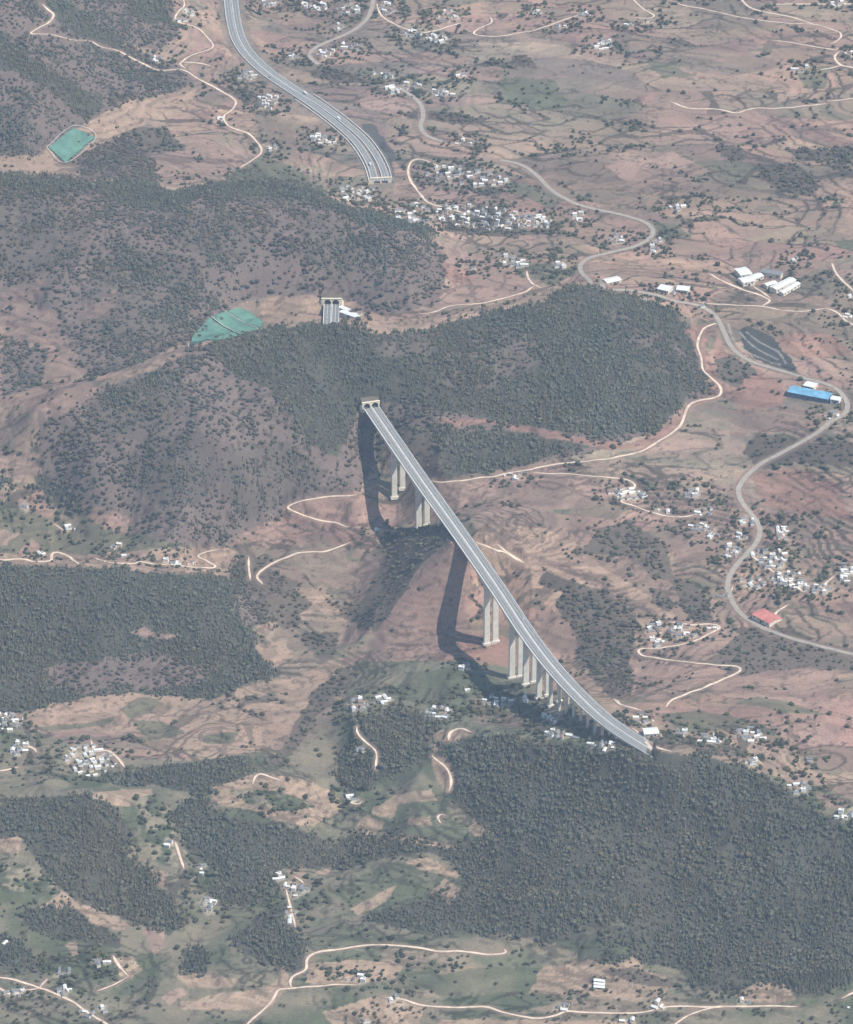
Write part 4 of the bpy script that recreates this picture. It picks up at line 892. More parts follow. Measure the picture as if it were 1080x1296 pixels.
# hamlets as seen in the picture: centre, half-size, number, words for the place
HAM = [
(585,224,56,11,22,''),(530,271,30,14,22,''),(610,276,60,15,40,''),(676,280,22,9,12,''),(452,245,24,11,14,''),(398,10,18,7,7,''),(440,12,13,8,8,''),(428,33,8,5,4,''),(443,61,14,6,6,''),(410,68,14,5,6,''),(374,72,8,4,3,''),
(490,10,12,7,7,''),(567,20,12,7,8,''),(520,43,12,4,5,''),(552,49,14,6,6,''),(682,16,6,3,3,''),(710,35,6,3,2,''),(485,95,16,4,4,''),(498,113,8,5,5,''),(518,109,14,4,6,''),(557,118,16,4,6,''),(583,95,6,3,3,''),(410,177,20,6,9,''),(587,181,10,3,3,''),
(340,4,9,5,6,''),(240,15,5,4,3,''),(230,25,5,2,2,''),(200,75,6,3,3,''),(313,97,12,7,8,''),(340,130,12,10,10,''),(278,152,2,1,1,''),(343,187,7,4,4,''),
(765,57,11,7,7,''),(1012,87,10,4,4,''),(1063,5,10,4,4,''),(795,32,4,2,2,''),(821,27,5,2,2,''),(740,18,7,3,3,''),(858,262,8,5,4,''),(730,275,8,5,6,''),(783,304,10,5,6,''),(829,316,9,4,5,''),(832,305,6,3,3,''),(1075,68,5,3,3,''),
(647,332,17,8,9,''),(710,336,8,4,4,''),(600,340,2,1,1,''),(653,602,14,4,9,'the cluster between two pale tracks right of the deck'),(448,399,10,2,3,''),
(847,369,14,4,5,''),(817,380,8,2,2,''),(890,388,4,2,1,''),(1007,329,6,2,2,''),(1073,376,4,2,1,''),(1074,400,5,3,2,''),
(1053,527,8,4,3,'the roadside bend below the blue shed'),(875,624,8,5,4,'the hamlet under the open brown slope'),(793,626,22,8,11,'the hamlet on the looping track'),(840,646,12,3,3,'the track end below the looping hamlet'),(895,645,6,2,2,'the field above the river road'),
(147,691,10,3,5,'the hamlet in the left farm valley'),(88,669,6,3,3,'the track end in the left valley'),(33,642,3,1,1,'the far left valley slope'),(8,915,14,12,14,'the hamlet cut by the left edge'),(24,948,12,8,6,'the forked lane at the left edge'),(113,963,27,20,26,'the village on the green left flat'),(52,700,3,2,2,'the left farm road bend'),(157,704,2,1,1,'the long farm road by the wood'),(228,713,18,3,6,'the long left farm road'),
(453,893,13,8,12,'the hamlet on the green rise'),(486,885,8,6,5,'the lane above the green rise'),(555,903,15,7,9,'the row below the green field'),(630,889,18,7,10,'the hamlet on the field edge'),(590,874,6,2,2,'the track by the field corner'),(591,846,8,3,4,'the deck shadow tip'),(665,888,5,3,2,'the shadow strip under the piers'),(697,911,11,5,8,'the hamlet below the short piers'),(707,931,16,5,8,'the row above the dark wood'),(455,951,6,3,2,'the hollow by the lone lane'),(477,671,2,1,1,'the shaded stream bank'),
(890,651,9,4,4,'the hamlet above the river road'),(888,668,14,5,5,'the terrace left of the river road'),(902,679,7,3,3,'the lower terrace by the river road'),(947,660,7,6,5,'the inner side of the road bend'),(938,680,8,4,4,'the lane left of the road bend'),(926,698,10,8,8,'the quarter left of the river road'),(993,671,8,5,4,'the knoll right of the river road'),(992,681,6,3,2,'the foot of the right knoll'),(960,700,9,5,5,'the junction on the river road'),(977,711,14,8,10,'the village street'),(990,701,8,4,4,'the upper end of the village street'),(998,735,20,11,18,'the lower village'),(952,738,16,6,8,'the middle village row'),(1035,746,16,6,8,'the eastern village end'),(1074,726,8,12,10,'the cluster on the right edge'),(913,755,8,2,3,'the roadside under the river bend'),
(830,795,9,6,5,'the upper hairpin hamlet'),(861,800,12,7,6,'the middle hairpin hamlet'),(883,806,4,2,1,'the hairpin lane'),(832,813,8,6,5,'the lower hairpin hamlet'),(900,796,6,2,2,'the hairpin apex'),(817,910,14,7,6,'the green by the deck end'),(826,930,13,4,4,'the yard beside the deck end'),(763,945,17,6,10,'the hamlet on the wood crest'),(863,928,6,3,3,'the lane past the deck end'),(903,936,22,6,8,'the strung-out crest hamlet'),(950,931,17,8,10,'the orchard hamlet on the crest'),(950,963,8,3,4,'the hedge behind the dark wood'),(1022,962,5,2,3,'the pink field corner'),(727,934,6,3,3,'the slope below the short piers'),
(213,1070,7,4,3,'the clearing in the near woods'),(257,1100,3,7,3,'the gap between two near woods'),(263,1147,9,8,6,'the hamlet under the near woods'),(128,1220,9,4,5,'the hamlet by the bright field'),(80,1230,11,5,6,'the lane left of the bright field'),(82,1254,9,6,5,'the lane junction at lower left'),(130,1279,5,4,2,'the green near the lower left lane'),(113,1285,8,5,3,'the lower left lane end'),(353,1113,5,5,3,'the wood edge above the steep lane'),(20,1258,12,4,3,'the lane at the lower left corner'),(6,1194,2,2,1,'the far lower left field'),
(372,1127,13,10,12,'the steep-lane hamlet'),(367,1158,6,12,5,'the foot of the steep lane'),(450,1240,13,4,4,'the farm on the near track'),(503,1267,8,4,3,'the farm on the bottom track'),(710,1277,8,4,4,'the farm in the bottom orchard'),(462,1292,3,1,1,'the bottom field'),(445,1013,4,3,2,'the lane end on the tan hill'),
(833,1273,9,4,3,'the track fork at lower right'),(793,1293,9,2,2,'the bottom edge right of centre'),(1010,997,15,7,10,'the hamlet right of the great wood'),(1067,1032,10,5,8,'the hamlet on the right wood edge'),(1073,1275,5,3,2,'the lower right corner'),(945,1268,8,3,2,'the track at lower right')]
HAM = [h for h in HAM]
ORD = ['leftmost', 'second from left', 'third from left', 'fourth from left', 'fifth from left', 'sixth from left', 'seventh from left', 'eighth from left', 'ninth from left', 'tenth from left']
taken = np.zeros((0, 2))
HOUSES = []
cand = []
for hi, (cx, cy, rx, ry, nh, place) in enumerate(HAM):
    r = random.Random(hi*31+5)
    nh = int(nh*1.35+.5)
    for tries in range(nh*30):
        a, q = r.uniform(0, 2*math.pi), math.sqrt(r.random())
        cand.append((hi, cx+rx*q*math.cos(a)+r.uniform(-.3, .3)*ry, cy+ry*q*math.sin(a)+(.10*rx*q*math.cos(a) if rx > 15 else 0)))
cand = np.array(cand); candw = cast(cand[:, 1], cand[:, 2])
for hi, (cx, cy, rx, ry, nh, place) in enumerate(HAM):
    r = random.Random(hi*37+5); pts = []; nh = int(nh*1.35+.5)
    base = r.uniform(-.5, .5)
    for k in np.nonzero(cand[:, 0] == hi)[0]:
        if len(pts) >= nh: break
        w_ = candw[k]
        if len(taken) and np.min(np.hypot(taken[:, 0]-w_[0], taken[:, 1]-w_[1])) < (9.0 if nh > 2 else 6.5): continue
        taken = np.vstack([taken, w_[:2]]); pts.append((cand[k, 1:], w_, base+r.choice((0, 0, math.pi/2))+r.uniform(-.18, .18)))
    for p, w_, rz in pts:
        kd = r.choices(['cottage', 'tall', 'flat', 'court', 'shed', 'hut'], [5, 4, 3, 3, 2, 2])[0]
        HOUSES.append(dict(h=hi, p=p, w=w_, rz=rz, kind=kd, wall=r.choices(['white', 'cream', 'earth'], [7, 2, .8])[0], roof=r.choices(['sheet','tile'],[3,1])[0] if kd == 'flat' else r.choices(['tile', 'sheet', 'brown'], [5, 4, 1.5])[0], s=r.uniform(.46, .74), place=place))
# the 290 that show largest are individuals, the rest stay one distant mass
def fits(i): return HOUSES[i]['place'] != ''
order = sorted(range(len(HOUSES)), key=lambda i: -HOUSES[i]['p'][1])
near = [i for i in order if fits(i)][:292]
nearset = set(near)
bp = {}
for i in near: bp.setdefault(HOUSES[i]['h'], []).append(i)
for hi, ids in bp.items():
    rows = max(1, math.ceil(len(ids)/6)); ids.sort(key=lambda i: HOUSES[i]['p'][1])
    per = math.ceil(len(ids)/rows)
    names = {1: [''], 2: ['back row of ', 'front row of '], 3: ['back row of ', 'middle row of ', 'front row of ']}.get(rows, ['top row of ', 'second row of ', 'third row of ', 'fourth row of ', 'lowest row of '])
    for k in range(rows):
        rowids = sorted(ids[k*per:(k+1)*per], key=lambda i: HOUSES[i]['p'][0])
        for q, i in enumerate(rowids):
            hs = HOUSES[i]
            pos = ('alone at ' if len(ids) == 1 else (ORD[q]+', ' if len(rowids) > 1 else ''))+(names[min(k, len(names)-1)] if rows > 1 else '')
            roof_, kd_ = ROOFN[hs['roof']]+'-roofed ', KINDN[hs['kind']]
            for cand_ in (f"{WALLN[hs['wall']]} {roof_}{kd_}, {pos}{hs['place']}", f"{WALLN[hs['wall']]} {roof_}house, {pos}{hs['place']}", f"{roof_}house, {pos}{hs['place']}", f"house, {pos}{hs['place']}"):
                if len(cand_.replace('-', ' ').split()) <= 16: break
            hs['label'] = cand_
for i in near:
    hs = HOUSES[i]; w_ = hs['w']
    root = thing('farmhouse', hs['label'], 'house', tuple(w_), hs['rz'], 'farmhouses in the hamlets'); root.scale = (hs['s'],)*3
    link_obj('wall', part_mesh(hs['kind'], 'wall', hs['wall']), root); link_obj('roof', part_mesh(hs['kind'], 'roof', hs['roof']), root)
    if hs['p'][1] > 1040:
        link_obj('door', part_mesh(hs['kind'], 'door', 'dark'), root)
        for k in range(len(KINDS[hs['kind']][3])): link_obj('window', part_mesh(hs['kind'], 'window%d' % k, 'dark'), root)
FB = Build(); slots = ['white', 'cream', 'earth', 'tile', 'sheet', 'brown']
for i, hs in enumerate(HOUSES):
    if i in nearset: continue
    c_, s_ = math.cos(hs['rz']), math.sin(hs['rz'])
    for part, mt in ((0, hs['wall']), (1, hs['roof'])):
        b = KINDS[hs['kind']][part]
        v = [((x*c_-y*s_)*hs['s']+hs['w'][0], (x*s_+y*c_)*hs['s']+hs['w'][1], z*hs['s']+hs['w'][2]) for x, y, z in b.v]
        FB.add(v, b.f, slots.index(mt))
tag(link_obj('distant_village', FB.mesh('distant_village', [M[s] for s in slots])), 'white houses of the far villages scattered over the plain', 'village', kind='stuff')

# ---------------------------------------------------------------- larger buildings: footprint traced on the ground
def hall(label, pa, pb, width, h, roof, wall='cream', rise=1.6, name='long_building', group=None, cat='building', back=True):
    A_, B_ = cast([pa[0], pb[0]], [pa[1], pb[1]])
    d = B_[:2]-A_[:2]; L = np.linalg.norm(d); rz = math.atan2(d[1], d[0])
    c = (A_[:2]+B_[:2])/2+np.array([-d[1], d[0]])/L*width/2*(1 if back else -1)
    z = float(H(*c))
    root = thing(name, label, cat, (*c, z), rz, group)
    Wl, Rf = Build(), Build(); x0, x1, y0, y1 = -L/2, L/2, -width/2, width/2
    Wl.box(x0, x1, y0, y1, -4, h)
    for x, f in ((x0, (0,2,1)), (x1, (0,1,2))): Wl.add([(x,y0,h),(x,y1,h),(x,0,h+rise)], [f])
    ov = .7; s = rise/(width/2); t = .3
    for ye, fl in ((y0-ov, 0), (y1+ov, 1)):
        vs = [(x0-ov,ye,h-s*ov),(x1+ov,ye,h-s*ov),(x1+ov,0,h+rise),(x0-ov,0,h+rise)]; vs += [(a,b,cc+t) for a, b, cc in vs]
        Rf.add(vs, [(3,2,1,0),(4,5,6,7),(0,1,5,4),(1,2,6,5),(3,0,4,7)] if not fl else [(0,1,2,3),(7,6,5,4),(1,0,4,5),(2,1,5,6),(0,3,7,4)])
    link_obj('wall', Wl.mesh('wall', [M[wall]]), root); link_obj('roof', Rf.mesh('roof', [M[roof]]), root)
    nb = max(2, int(L/9)); D_ = Build(); D_.box(-2, 2, y0-.1, y0+.1, -.5, min(h-.8, 3.6)); link_obj('door', D_.mesh('door', [M['dark']]), root)
    for k in range(min(nb, 8)):
        x = x0+(k+.5)*L/min(nb, 8)
        if abs(x) < 3.2: continue
        b = Build(); b.box(x-1.3, x+1.3, y0-.08, y0+.1, h*.35, h*.75); link_obj('window', b.mesh('window', [M['dark']]), root)
    return root
hall('long blue-roofed shed in the bend of the country road', (997,502), (1048,511), 22, 8, 'blue', 'bluew', 2.2, 'factory_shed', None, 'shed')
hall('red-roofed hall with a pale yard beside the river road', (952,784), (974,794), 24, 6, 'red', 'cream', 2.0, 'red_roofed_hall', None, 'hall')
hall('pale annexe behind the blue-roofed shed', (1017,492), (1030,495), 16, 5, 'sheet', 'cream', 1.2, group='yard buildings by the blue shed')
hall('small white works building at the end of the blue shed', (1051,511), (1062,512), 12, 6, 'sheet', 'white', 1.2, group='yard buildings by the blue shed')
GI = 'long buildings of the walled compound'
for lb, a_, b_, wd, hh, rf in (('broad cream block at the upper left of the compound', (938,354), (952,352), 26, 8, 'sheet'), ('white block by the compound gate lane', (941,363), (956,361), 18, 7, 'sheet'),
        ('grey-roofed long block along the top of the compound', (963,350), (988,354), 12, 8, 'tile'), ('narrow white block in the middle of the compound yard', (971,366), (984,361), 10, 6, 'sheet'),
        ('longest cream block on the right side of the compound', (983,372), (1008,360), 14, 8, 'sheet'), ('outer cream block along the right compound wall', (992,375), (1013,363), 9, 6, 'sheet'), ('white curved-end hall in the upper compound yard', (956,357), (967,353), 14, 6, 'sheet')):
    hall(lb, a_, b_, wd, hh, rf, 'cream', 1.4, 'compound_block', GI)
GW = 'roadside warehouses on the main road'
for lb, a_, b_, wd, rf in (('white shed on the round yard by the main road', (769,359), (787,357), 16, 'sheet'), ('pale warehouse first beside the long roadside yard', (832,369), (846,372), 18, 'sheet'), ('pale warehouse at the end of the long roadside yard', (856,369), (871,373), 16, 'sheet')):
    hall(lb, a_, b_, wd, 6, rf, 'cream', 1.4, 'warehouse', GW, 'warehouse')
GT = 'site sheds beside the tunnel mouth'
for lb, a_, b_, wd, rf in (('longest white site shed beside the middle tunnel mouth', (430,400), (452,402), 9, 'sheet'), ('upper white site shed beside the middle tunnel mouth', (429,393), (440,396), 8, 'sheet')):
    hall(lb, a_, b_, wd, 4.5, rf, 'white', 1.0, 'site_shed', GT, 'shed')
GP = 'parallel sheds on the near tan field'
for lb, y_ in (('upper of the three parallel sheds on the near tan field', 1244.5), ('middle of the three parallel sheds on the near tan field', 1248.5), ('lowest of the three parallel sheds on the near tan field', 1252.5)):
    hall(lb, (752,y_), (765,y_+.6), 4.6, 3, 'sheet', 'white', .8, 'field_shed', GP, 'shed')
hall('large cream barn beside the viaduct end', (816,934), (834,932), 16, 6, 'sheet', 'cream', 1.5, 'barn', None, 'barn')

# ---------------------------------------------------------------- vehicles
def vehicle(kind, label, path, zz, px, side, paint_, rev=False):
    xs, ys, _ = project(path[:, 0], path[:, 1], zz)
    i = int(np.argmin(np.hypot(xs-px[0], ys-px[1]))); i = min(max(i, 1), len(path)-2)
    nr = frames(path)[i]; p = path[i, :2]+nr*side; d = path[i+1, :2]-path[i-1, :2]
    root = thing(kind, label, 'car' if kind == 'car' else 'truck', (*p, zz[i]+.02), math.atan2(d[1], d[0])+(math.pi if rev else 0), 'vehicles on the motorway')
    B = Build()
    if kind == 'car':
        B.add([(-2.2,-.9,.35),(2.2,-.9,.35),(2.2,.9,.35),(-2.2,.9,.35),(-2.2,-.9,.9),(2.15,-.85,.8),(2.15,.85,.8),(-2.2,.9,.9)], [(3,2,1,0),(4,5,6,7),(0,1,5,4),(1,2,6,5),(2,3,7,6),(3,0,4,7)])
        link_obj('body', B.mesh('body', [M[paint_]]), root)
        G = Build(); G.add([(-1.9,-.82,.9),(1.0,-.82,.85),(1.0,.82,.85),(-1.9,.82,.9),(-1.5,-.68,1.4),(.35,-.68,1.42),(.35,.68,1.42),(-1.5,.68,1.4)], [(0,1,5,4),(1,2,6,5),(2,3,7,6),(3,0,4,7)])
        link_obj('window', G.mesh('window', [M['dark']]), root)
        Rf = Build(); Rf.box(-1.5, .35, -.68, .68, 1.4, 1.48); link_obj('roof', Rf.mesh('roof', [M[paint_]]), root)
        wx = (-1.4, 1.35)
    else:
        B.box(-4.6, 2.2, -1.2, 1.2, .9, 3.7); link_obj('cargo_box', B.mesh('cargo_box', [M['carwhite']]), root)
        Cb = Build(); Cb.add([(2.4,-1.15,.6),(4.5,-1.15,.6),(4.5,1.15,.6),(2.4,1.15,.6),(2.4,-1.15,2.9),(4.2,-1.1,2.8),(4.2,1.1,2.8),(2.4,1.15,2.9)], [(3,2,1,0),(4,5,6,7),(0,1,5,4),(1,2,6,5),(2,3,7,6),(3,0,4,7)])
        link_obj('cab', Cb.mesh('cab', [M[paint_]]), root)
        G = Build(); G.add([(4.47,-1,1.7),(4.47,1,1.7),(4.28,1,2.6),(4.28,-1,2.6)], [(0,1,2,3)]); link_obj('window', G.mesh('window', [M['dark']]), root)
        wx = (-3.6, -2.4, 3.4)
    for x in wx:
        for y in (-.85, .85):
            Wb = Build(); r_ = .36 if kind == 'car' else .5
            ring = [(r_*math.cos(k*math.pi/5), r_*math.sin(k*math.pi/5)) for k in range(10)]
            Wb.add([(x+a, y-.12, r_+b) for a, b in ring]+[(x+a, y+.12, r_+b) for a, b in ring], [tuple(range(10)), tuple(range(19, 9, -1))]+[(k+10, (k+1) % 10+10, (k+1) % 10, k) for k in range(10)])
            link_obj('wheel', Wb.mesh('wheel', [M['rubber']]), root)
vpath, vz = DECK, np.zeros(len(DECK))
vehicle('car', 'white car on the left carriageway of the viaduct', vpath, vz, (651, 786), -4.3-4, 'carwhite')
vehicle('truck', 'white box truck on the bend of the far motorway', ep, ez, (428, 150), -4.5, 'carwhite')
vehicle('truck', 'white box truck descending the far motorway, higher up the plain', ep, ez, (381, 121), -8, 'carwhite')
vehicle('car', 'white car on the near lanes as the far motorway widens', ep, ez, (448, 170), -8, 'carwhite')
vehicle('truck', 'white box truck close to the far tunnel mouth', ep, ez, (476, 207), 9, 'carwhite', True)
vehicle('car', 'dark car high up on the far motorway', ep, ez, (345, 97), 8, 'carblack', True)
vehicle('car', 'small dark car on the pale road across the plain', sides[1], H(sides[1][:, 0], sides[1][:, 1])+.45, (523, 122), 1.5, 'carblack')
vehicle('car', 'red car about to enter the cream portal at the head of the viaduct', vpath, vz, (500, 560), 8.5, 'carred', True)

# ---------------------------------------------------------------- vegetation
yards = np.zeros(X.shape, bool)
near_h = np.array([h['w'][:2] for h in HOUSES])
hg = np.zeros(X.shape, np.float32)                          # trees gather round the houses
for p in near_h:
    i, j = int((p[0]-gx[0])/DX), int((p[1]-gy[0])/DY)
    hg[max(0, j-10):j+11, max(0, i-13):i+14] = np.maximum(hg[max(0, j-10):j+11, max(0, i-13):i+14], .34)
leafi = np.maximum(leafi, hg)
for p in near_h[::2]:                                       # trodden pale yards and lanes between the houses
    i, j = int((p[0]-gx[0])/DX), int((p[1]-gy[0])/DY)
    sl = (slice(max(0, j-4), j+5), slice(max(0, i-6), i+7))
    k_ = (smooth(9, 4, np.hypot(X[sl]-p[0], Y[sl]-p[1])+5*fbm(X[sl], Y[sl], 9, 2, 95))*.55)[..., None]
    COLR[sl] = COLR[sl]*(1-k_)+np.array((.42, .35, .26))*k_
make_ground()
CG = 2.75
tx, ty = np.meshgrid(np.arange(gx[0]+5, gx[-1]-5, CG), np.arange(gy[0]+5, gy[-1]-5, CG))
tx = (tx+rng.uniform(-.48, .48, tx.shape)*CG).ravel(); ty = (ty+rng.uniform(-.48, .48, ty.shape)*CG).ravel()
tz = H(tx, ty); tpx, tpy, tdep = project(tx, ty, tz)
ok = (tpx > -130) & (tpx < 1210) & (tpy > -45) & (tpy < 1380)
ti = ((tx-gx[0])/DX).astype(int); tj = ((ty-gy[0])/DY).astype(int)
if True:                                                     # keep clear of houses and the deck
    occ = np.zeros(X.shape, bool)
    for p in near_h:
        i, j = int((p[0]-gx[0])/DX), int((p[1]-gy[0])/DY); occ[max(0, j-2):j+3, max(0, i-3):i+4] = True
    ok &= ~occ[tj, ti] & ~noveg[tj, ti]
thin = .5+.5*smooth(-.3, .12, fbm(tx, ty, 38, 3, 91))
u = rng.random(len(tx))
pp_, pb, pl = pinei[tj, ti]*thin*.86, bushi[tj, ti]*.165*(.45+.9*smooth(-.2, .3, fbm(tx, ty, 60, 3, 92))), leafi[tj, ti]*.25
kind = np.where(u < pp_, 1, np.where(u < pp_+pb, 2, np.where(u < pp_+pb+pl, 3, 0)))
kind[~ok] = 0
def jag_cone(seed):
    r = np.random.default_rng(seed); V, F, T = [], [], []
    for z0, z1, rad in ((.10, .52, .30), (.34, .76, .23), (.58, 1.0, .15)):
        o = len(V); nn = 7
        for k in range(nn):
            a = 2*math.pi*(k+r.uniform(-.25, .25))/nn; q = rad*r.uniform(.72, 1.2)
            V.append((q*math.cos(a), q*math.sin(a), z0+r.uniform(-.03, .03))); T.append(.8)
        V.append((r.uniform(-.02, .02), r.uniform(-.02, .02), z1)); T.append(1.15)
        F += [(o+k, o+(k+1) % nn, o+nn) for k in range(nn)]
    return np.array(V), np.array(F), np.array(T)
def lump(seed, sub=1, amp=.28, flat=.8):
    r = np.random.default_rng(seed); b = bmesh.new(); bmesh.ops.create_icosphere(b, subdivisions=sub, radius=.5)
    V = np.array([v.co[:] for v in b.verts]); F = np.array([[v.index for v in f.verts] for f in b.faces]); b.free()
    V = V*(1+amp*r.uniform(-1, 1, (len(V), 1))); V[:, 2] = V[:, 2]*flat+.42*flat
    return V, F, np.ones(len(V))
def scatter(idx, temps, wid, hgt, base, var):
    """many plants as one mesh; per-plant turn, size and leaf colour"""
    Vs, Fs, Ts = [], [], []; o = 0
    ch = rng.integers(0, len(temps), len(idx))
    for t, (V, F, T) in enumerate(temps):
        ids = idx[ch == t]; n_ = len(ids)
        if n_ == 0: continue
        a = rng.uniform(0, 2*math.pi, n_); s = np.clip(np.exp(rng.normal(0, .24, n_)), .5, 1.7)*(1+.25*fbm(tx[ids], ty[ids], 50, 2, 97)); hh = s*rng.uniform(.8, 1.2, n_)*hgt; ww = s*wid*(.68 if len(V) == 42 and hgt > 6 else 1)
        ca, sa = np.cos(a)[:, None], np.sin(a)[:, None]
        x = (V[None, :, 0]*ca-V[None, :, 1]*sa)*ww[:, None]+tx[ids][:, None]
        y = (V[None, :, 0]*sa+V[None, :, 1]*ca)*ww[:, None]+ty[ids][:, None]
        z = V[None, :, 2]*hh[:, None]+tz[ids][:, None]-.3
        Vs.append(np.stack([x, y, z], -1).reshape(-1, 3))
        Fs.append((F[None]+(np.arange(n_)*len(V))[:, None, None]+o).reshape(-1, 3)); o += n_*len(V)
        br = np.exp(rng.normal(0, var, n_)+.22*fbm(tx[ids], ty[ids], 80, 3, 98)); hue = rng.normal(0, .06, n_)+.15*fbm(tx[ids], ty[ids], 120, 3, 99)
        c = np.array(base)[None]*br[:, None]*np.stack([1+hue, np.ones(n_), 1-hue], -1)
        Ts.append(np.repeat(c, len(V), 0))
    return np.vstack(Vs), np.vstack(Fs), np.vstack(Ts)
PINE_C, BUSH_C, LEAF_C = (.1, .098, .068), (.082, .07, .05), (.066, .066, .036)
# largest in view -> individuals
def pick_near(k, count, lo=0):
    c = np.nonzero((kind == k) & (tpx > 2) & (tpx < 1078) & (tpy > 2) & (tpy < 1300))[0]
    c = c[np.argsort(tdep[c])][:count*4]
    top = project(tx[c], ty[c], tz[c]+5); w_ = cast(top[0], top[1])
    dv = np.hypot(w_[:, 0]-tx[c], w_[:, 1]-ty[c])
    return c[dv < 45][:count]
def spray_crown(seed):
    r = random.Random(seed); B = Build()
    for L in range(8):
        z = .14+L*.105; rad = .30*(1-L/8.6)+.02; nn = 9 if L < 5 else 6
        for k in range(nn):
            a = 2*math.pi*(k+r.uniform(-.35, .35)+.5*(L % 2))/nn; q = rad*r.uniform(.75, 1.2); w_ = .55*rad+.03
            c_, s_ = math.cos(a), math.sin(a); dz_ = -.05-.04*r.random()
            B.add([(0,0,z+.10),(q*.6*c_-w_*.5*s_, q*.6*s_+w_*.5*c_, z+.02),(q*c_, q*s_, z+dz_),(q*.6*c_+w_*.5*s_, q*.6*s_-w_*.5*c_, z+.02)], [(0,1,2,3)])
    B.add([(-.02,-.02,.9),(.02,-.02,.9),(0,.03,.9),(0,0,1.04)], [(0,1,3),(1,2,3),(2,0,3)])
    return B
def leaf_crown(seed, flat=.85):
    r = random.Random(seed); B = Build()
    cl = [(r.uniform(-.3, .3), r.uniform(-.3, .3), r.uniform(.3, .75)) for _ in range(9)]
    for cx_, cy_, cz_ in cl:
        for k in range(16):
            a, b_ = r.uniform(0, 6.28), math.acos(r.uniform(-.6, 1)); q = r.uniform(.10, .20)
            p = np.array([cx_+q*math.cos(a)*math.sin(b_), cy_+q*math.sin(a)*math.sin(b_), (cz_+q*math.cos(b_))*flat])
            t1 = np.array([r.uniform(-1, 1), r.uniform(-1, 1), r.uniform(-.6, .6)]); t1 /= np.linalg.norm(t1); t2 = np.array([-t1[1], t1[0], r.uniform(-.4, .4)])
            s = .075
            B.add([p-t1*s, p-t2*s*.8, p+t1*s, p+t2*s*.8], [(0,1,2,3)])
    return B
def trunk_mesh(r0, h, name='trunk'):
    B = Build(); ring = lambda q, z: [(q*math.cos(k*math.pi/3), q*math.sin(k*math.pi/3), z) for k in range(6)]
    B.add(ring(r0, -.04)+ring(r0*.75, h*.4)+ring(r0*.3, h), [(k, (k+1) % 6, 6+(k+1) % 6, 6+k) for k in range(6)]+[(6+k, 6+(k+1) % 6, 12+(k+1) % 6, 12+k) for k in range(6)])
    return B.mesh(name, [M['bark']])
def individuals(ids, name, label_of, cat, group, crowns, trunk, wid, hgt, matname, base):
    ms = []
    for B in crowns:
        for tone in (.75, 1.0, 1.3):
            me = B.mesh('crown', [M[matname]])
            at = me.attributes.new('tint', 'FLOAT_COLOR', 'POINT')
            rr = np.random.default_rng(len(ms)); c = np.array(base)*tone*np.exp(rr.normal(0, .12, (len(B.v), 1)))
            at.data.foreach_set('color', np.c_[c, np.ones(len(B.v))].astype(np.float32).ravel()); ms.append(me)
    for i in ids:
        s = random.uniform(.78, 1.25); hh = s*random.uniform(.88, 1.15)*hgt
        root = thing(name, label_of(i), cat, (tx[i], ty[i], tz[i]-.2), random.uniform(0, 6.28), group); root.scale = (s*wid, s*wid, hh)
        link_obj('trunk', trunk, root); link_obj('crown', random.choice(ms), root)
WOODN = {1: 'the hill wood at middle left', 2: 'the scrubby tunnel hill', 3: 'the tunnel hill wood', 4: 'the second ridge', 5: 'the ridge-top wood', 6: 'the far mountain', 7: 'the tall near-left wood', 8: 'the near woods beside the tan hill', 9: 'the small near-left copses', 10: 'the great wood filling the lower right', 0: 'the near slopes'}
def pine_label(i): return 'dark green pine among its like in '+WOODN[int(wood_id[tj[i], ti[i]])]
pn = pick_near(1, 290); bs_ = pick_near(2, 200); lf = pick_near(3, 280)
individuals(pn, 'pine_tree', pine_label, 'tree', 'pines in the near woods', [spray_crown(s) for s in (1, 2, 3)], trunk_mesh(.022, .9), 6.2, 6.0, 'needle', PINE_C)
def leaf_label(i): return 'small round field tree among its like on the near farmland'
individuals(lf, 'field_tree', leaf_label, 'tree', 'field trees on the near farmland', [leaf_crown(s) for s in (4, 5, 6)], trunk_mesh(.04, .6), 5.0, 4.6, 'leaf', LEAF_C)
individuals(bs_, 'hillside_bush', lambda i: 'dark hillside bush among its like on the shaded slopes', 'bush', 'bushes on the slopes', [leaf_crown(s, .8) for s in (7, 8, 9)], trunk_mesh(.05, .5, 'stem'), 4.6, 3.4, 'leaf', BUSH_C)
for k, used, nm, lb, ct, tp_, wd, hg_, base, var, mt in (
        (1, pn, 'pine_forest', 'dark pine woods covering the ridges and the lower right hill', 'forest', [jag_cone(s) for s in range(5)]+[lump(s, 1, .3, 1.0) for s in (31, 32)], 4.4, 4.6, PINE_C, .1, 'needle'),
        (2, bs_, 'hillside_scrub', 'sparse dark scrub dotting the brown ridges', 'scrub', [lump(s) for s in range(4)], 5.6, 4.2, BUSH_C, .2, 'leaf'),
        (3, lf, 'hedgerow_trees', 'dark hedges and field trees along the banks and round the villages', 'trees', [lump(s, 1, .3, .95) for s in range(10, 14)], 5.2, 4.4, LEAF_C, .25, 'leaf')):
    ids = np.setdiff1d(np.nonzero(kind == k)[0], used)
    v, f, t = scatter(ids, tp_, wd, hg_, base, var)
    tag(link_obj(nm, mesh_np(nm, v, f, [M[mt]], tint=t)), lb, ct, kind='stuff')
    print(nm, len(ids), 'plants')
print('houses', len(HOUSES), 'individual', len(near))

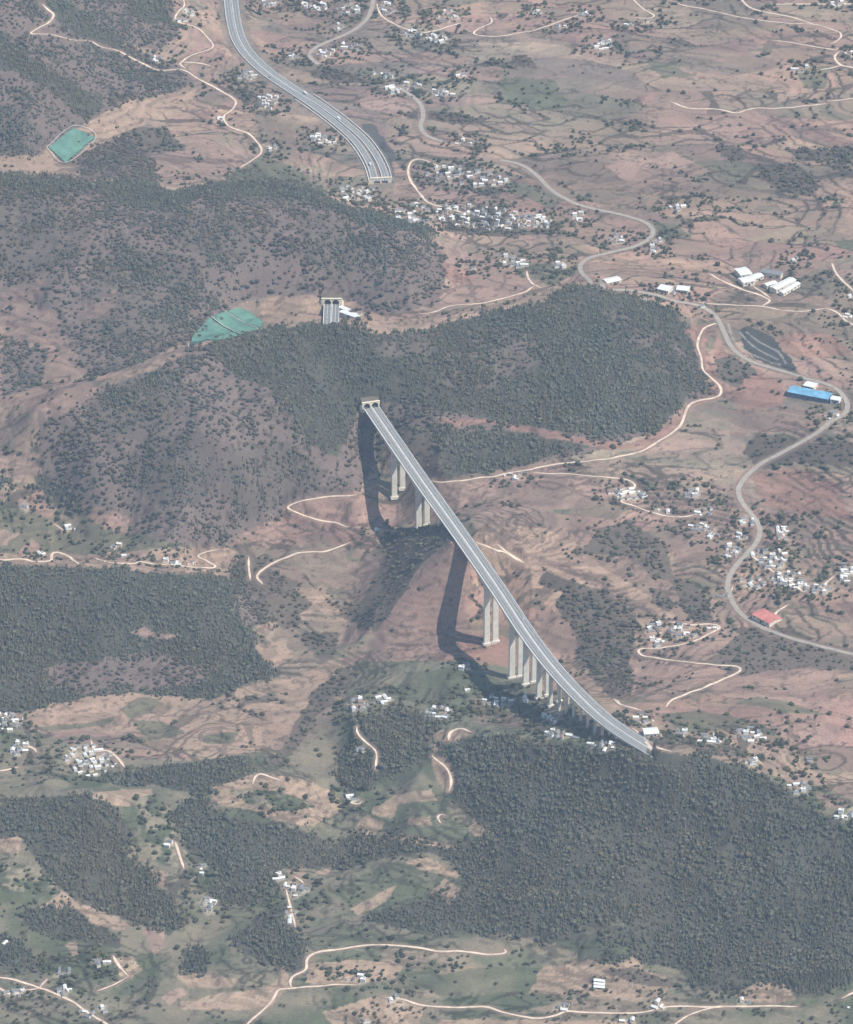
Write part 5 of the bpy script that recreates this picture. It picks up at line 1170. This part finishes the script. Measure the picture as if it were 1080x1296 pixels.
# ---------------------------------------------------------------- light, sky, air, camera
SUN_AZ, SUN_EL = R(65), R(54)                                # measured from behind the camera towards the right
sd = np.array([math.sin(SUN_AZ)*math.cos(SUN_EL), -math.cos(SUN_AZ)*math.cos(SUN_EL), math.sin(SUN_EL)])
sun = bpy.data.lights.new('sun', 'SUN'); sun.energy = 4.6; sun.angle = R(.5); sun.color = (1, .95, .87)
so = bpy.data.objects.new('sun', sun); COL.objects.link(so); so.location = tuple(sd*3000)
from mathutils import Vector
so.rotation_euler = Vector(sd).to_track_quat('Z', 'Y').to_euler()
wd_ = bpy.data.worlds.new('World'); scene.world = wd_; wd_.use_nodes = True
nt = wd_.node_tree; bg = nt.nodes['Background']; sk = nt.nodes.new('ShaderNodeTexSky'); sk.sky_type = 'NISHITA'; sk.sun_disc = False
sk.sun_elevation = SUN_EL; sk.sun_rotation = math.atan2(sd[0], sd[1]); sk.air_density = 1.0; sk.dust_density = .6
nt.links.new(sk.outputs[0], bg.inputs[0]); bg.inputs[1].default_value = .11
hz = Build(); hz.box(-12500, 12500, -15500, 16500, -260, 3900)
hm = bpy.data.materials.new('hazy_air'); hm.use_nodes = True; n2 = hm.node_tree
n2.nodes.remove(n2.nodes['Principled BSDF']); pv = n2.nodes.new('ShaderNodeVolumePrincipled')
pv.inputs['Density'].default_value = HAZE; pv.inputs['Color'].default_value = (.53, .71, .93, 1); pv.inputs['Anisotropy'].default_value = 0.0
n2.links.new(pv.outputs[0], n2.nodes['Material Output'].inputs['Volume'])
tag(link_obj('haze', hz.mesh('haze', [hm])), 'pale blue haze in the air over the whole valley', 'haze', kind='stuff')
cam = bpy.data.cameras.new('camera'); co = bpy.data.objects.new('camera', cam); COL.objects.link(co)
co.location = tuple(CAM); co.rotation_euler = (math.pi/2-PITCH, 0, 0)
cam.sensor_fit = 'HORIZONTAL'; cam.sensor_width = 36; cam.lens = 36*FPX/1080; cam.clip_start = 10; cam.clip_end = 40000
scene.camera = co
vs = scene.view_settings; vs.view_transform = 'Standard'; vs.look = 'None'; vs.gamma = 1; vs.use_curve_mapping = False; vs.exposure = EXPO
cy = scene.cycles; cy.use_denoising = True; cy.max_bounces = 3; cy.diffuse_bounces = 2; cy.glossy_bounces = 1; cy.volume_bounces = 0; cy.use_adaptive_sampling = False
try: cy.denoiser = 'OPENIMAGEDENOISE'; cy.denoising_prefilter = 'ACCURATE'
except Exception: pass
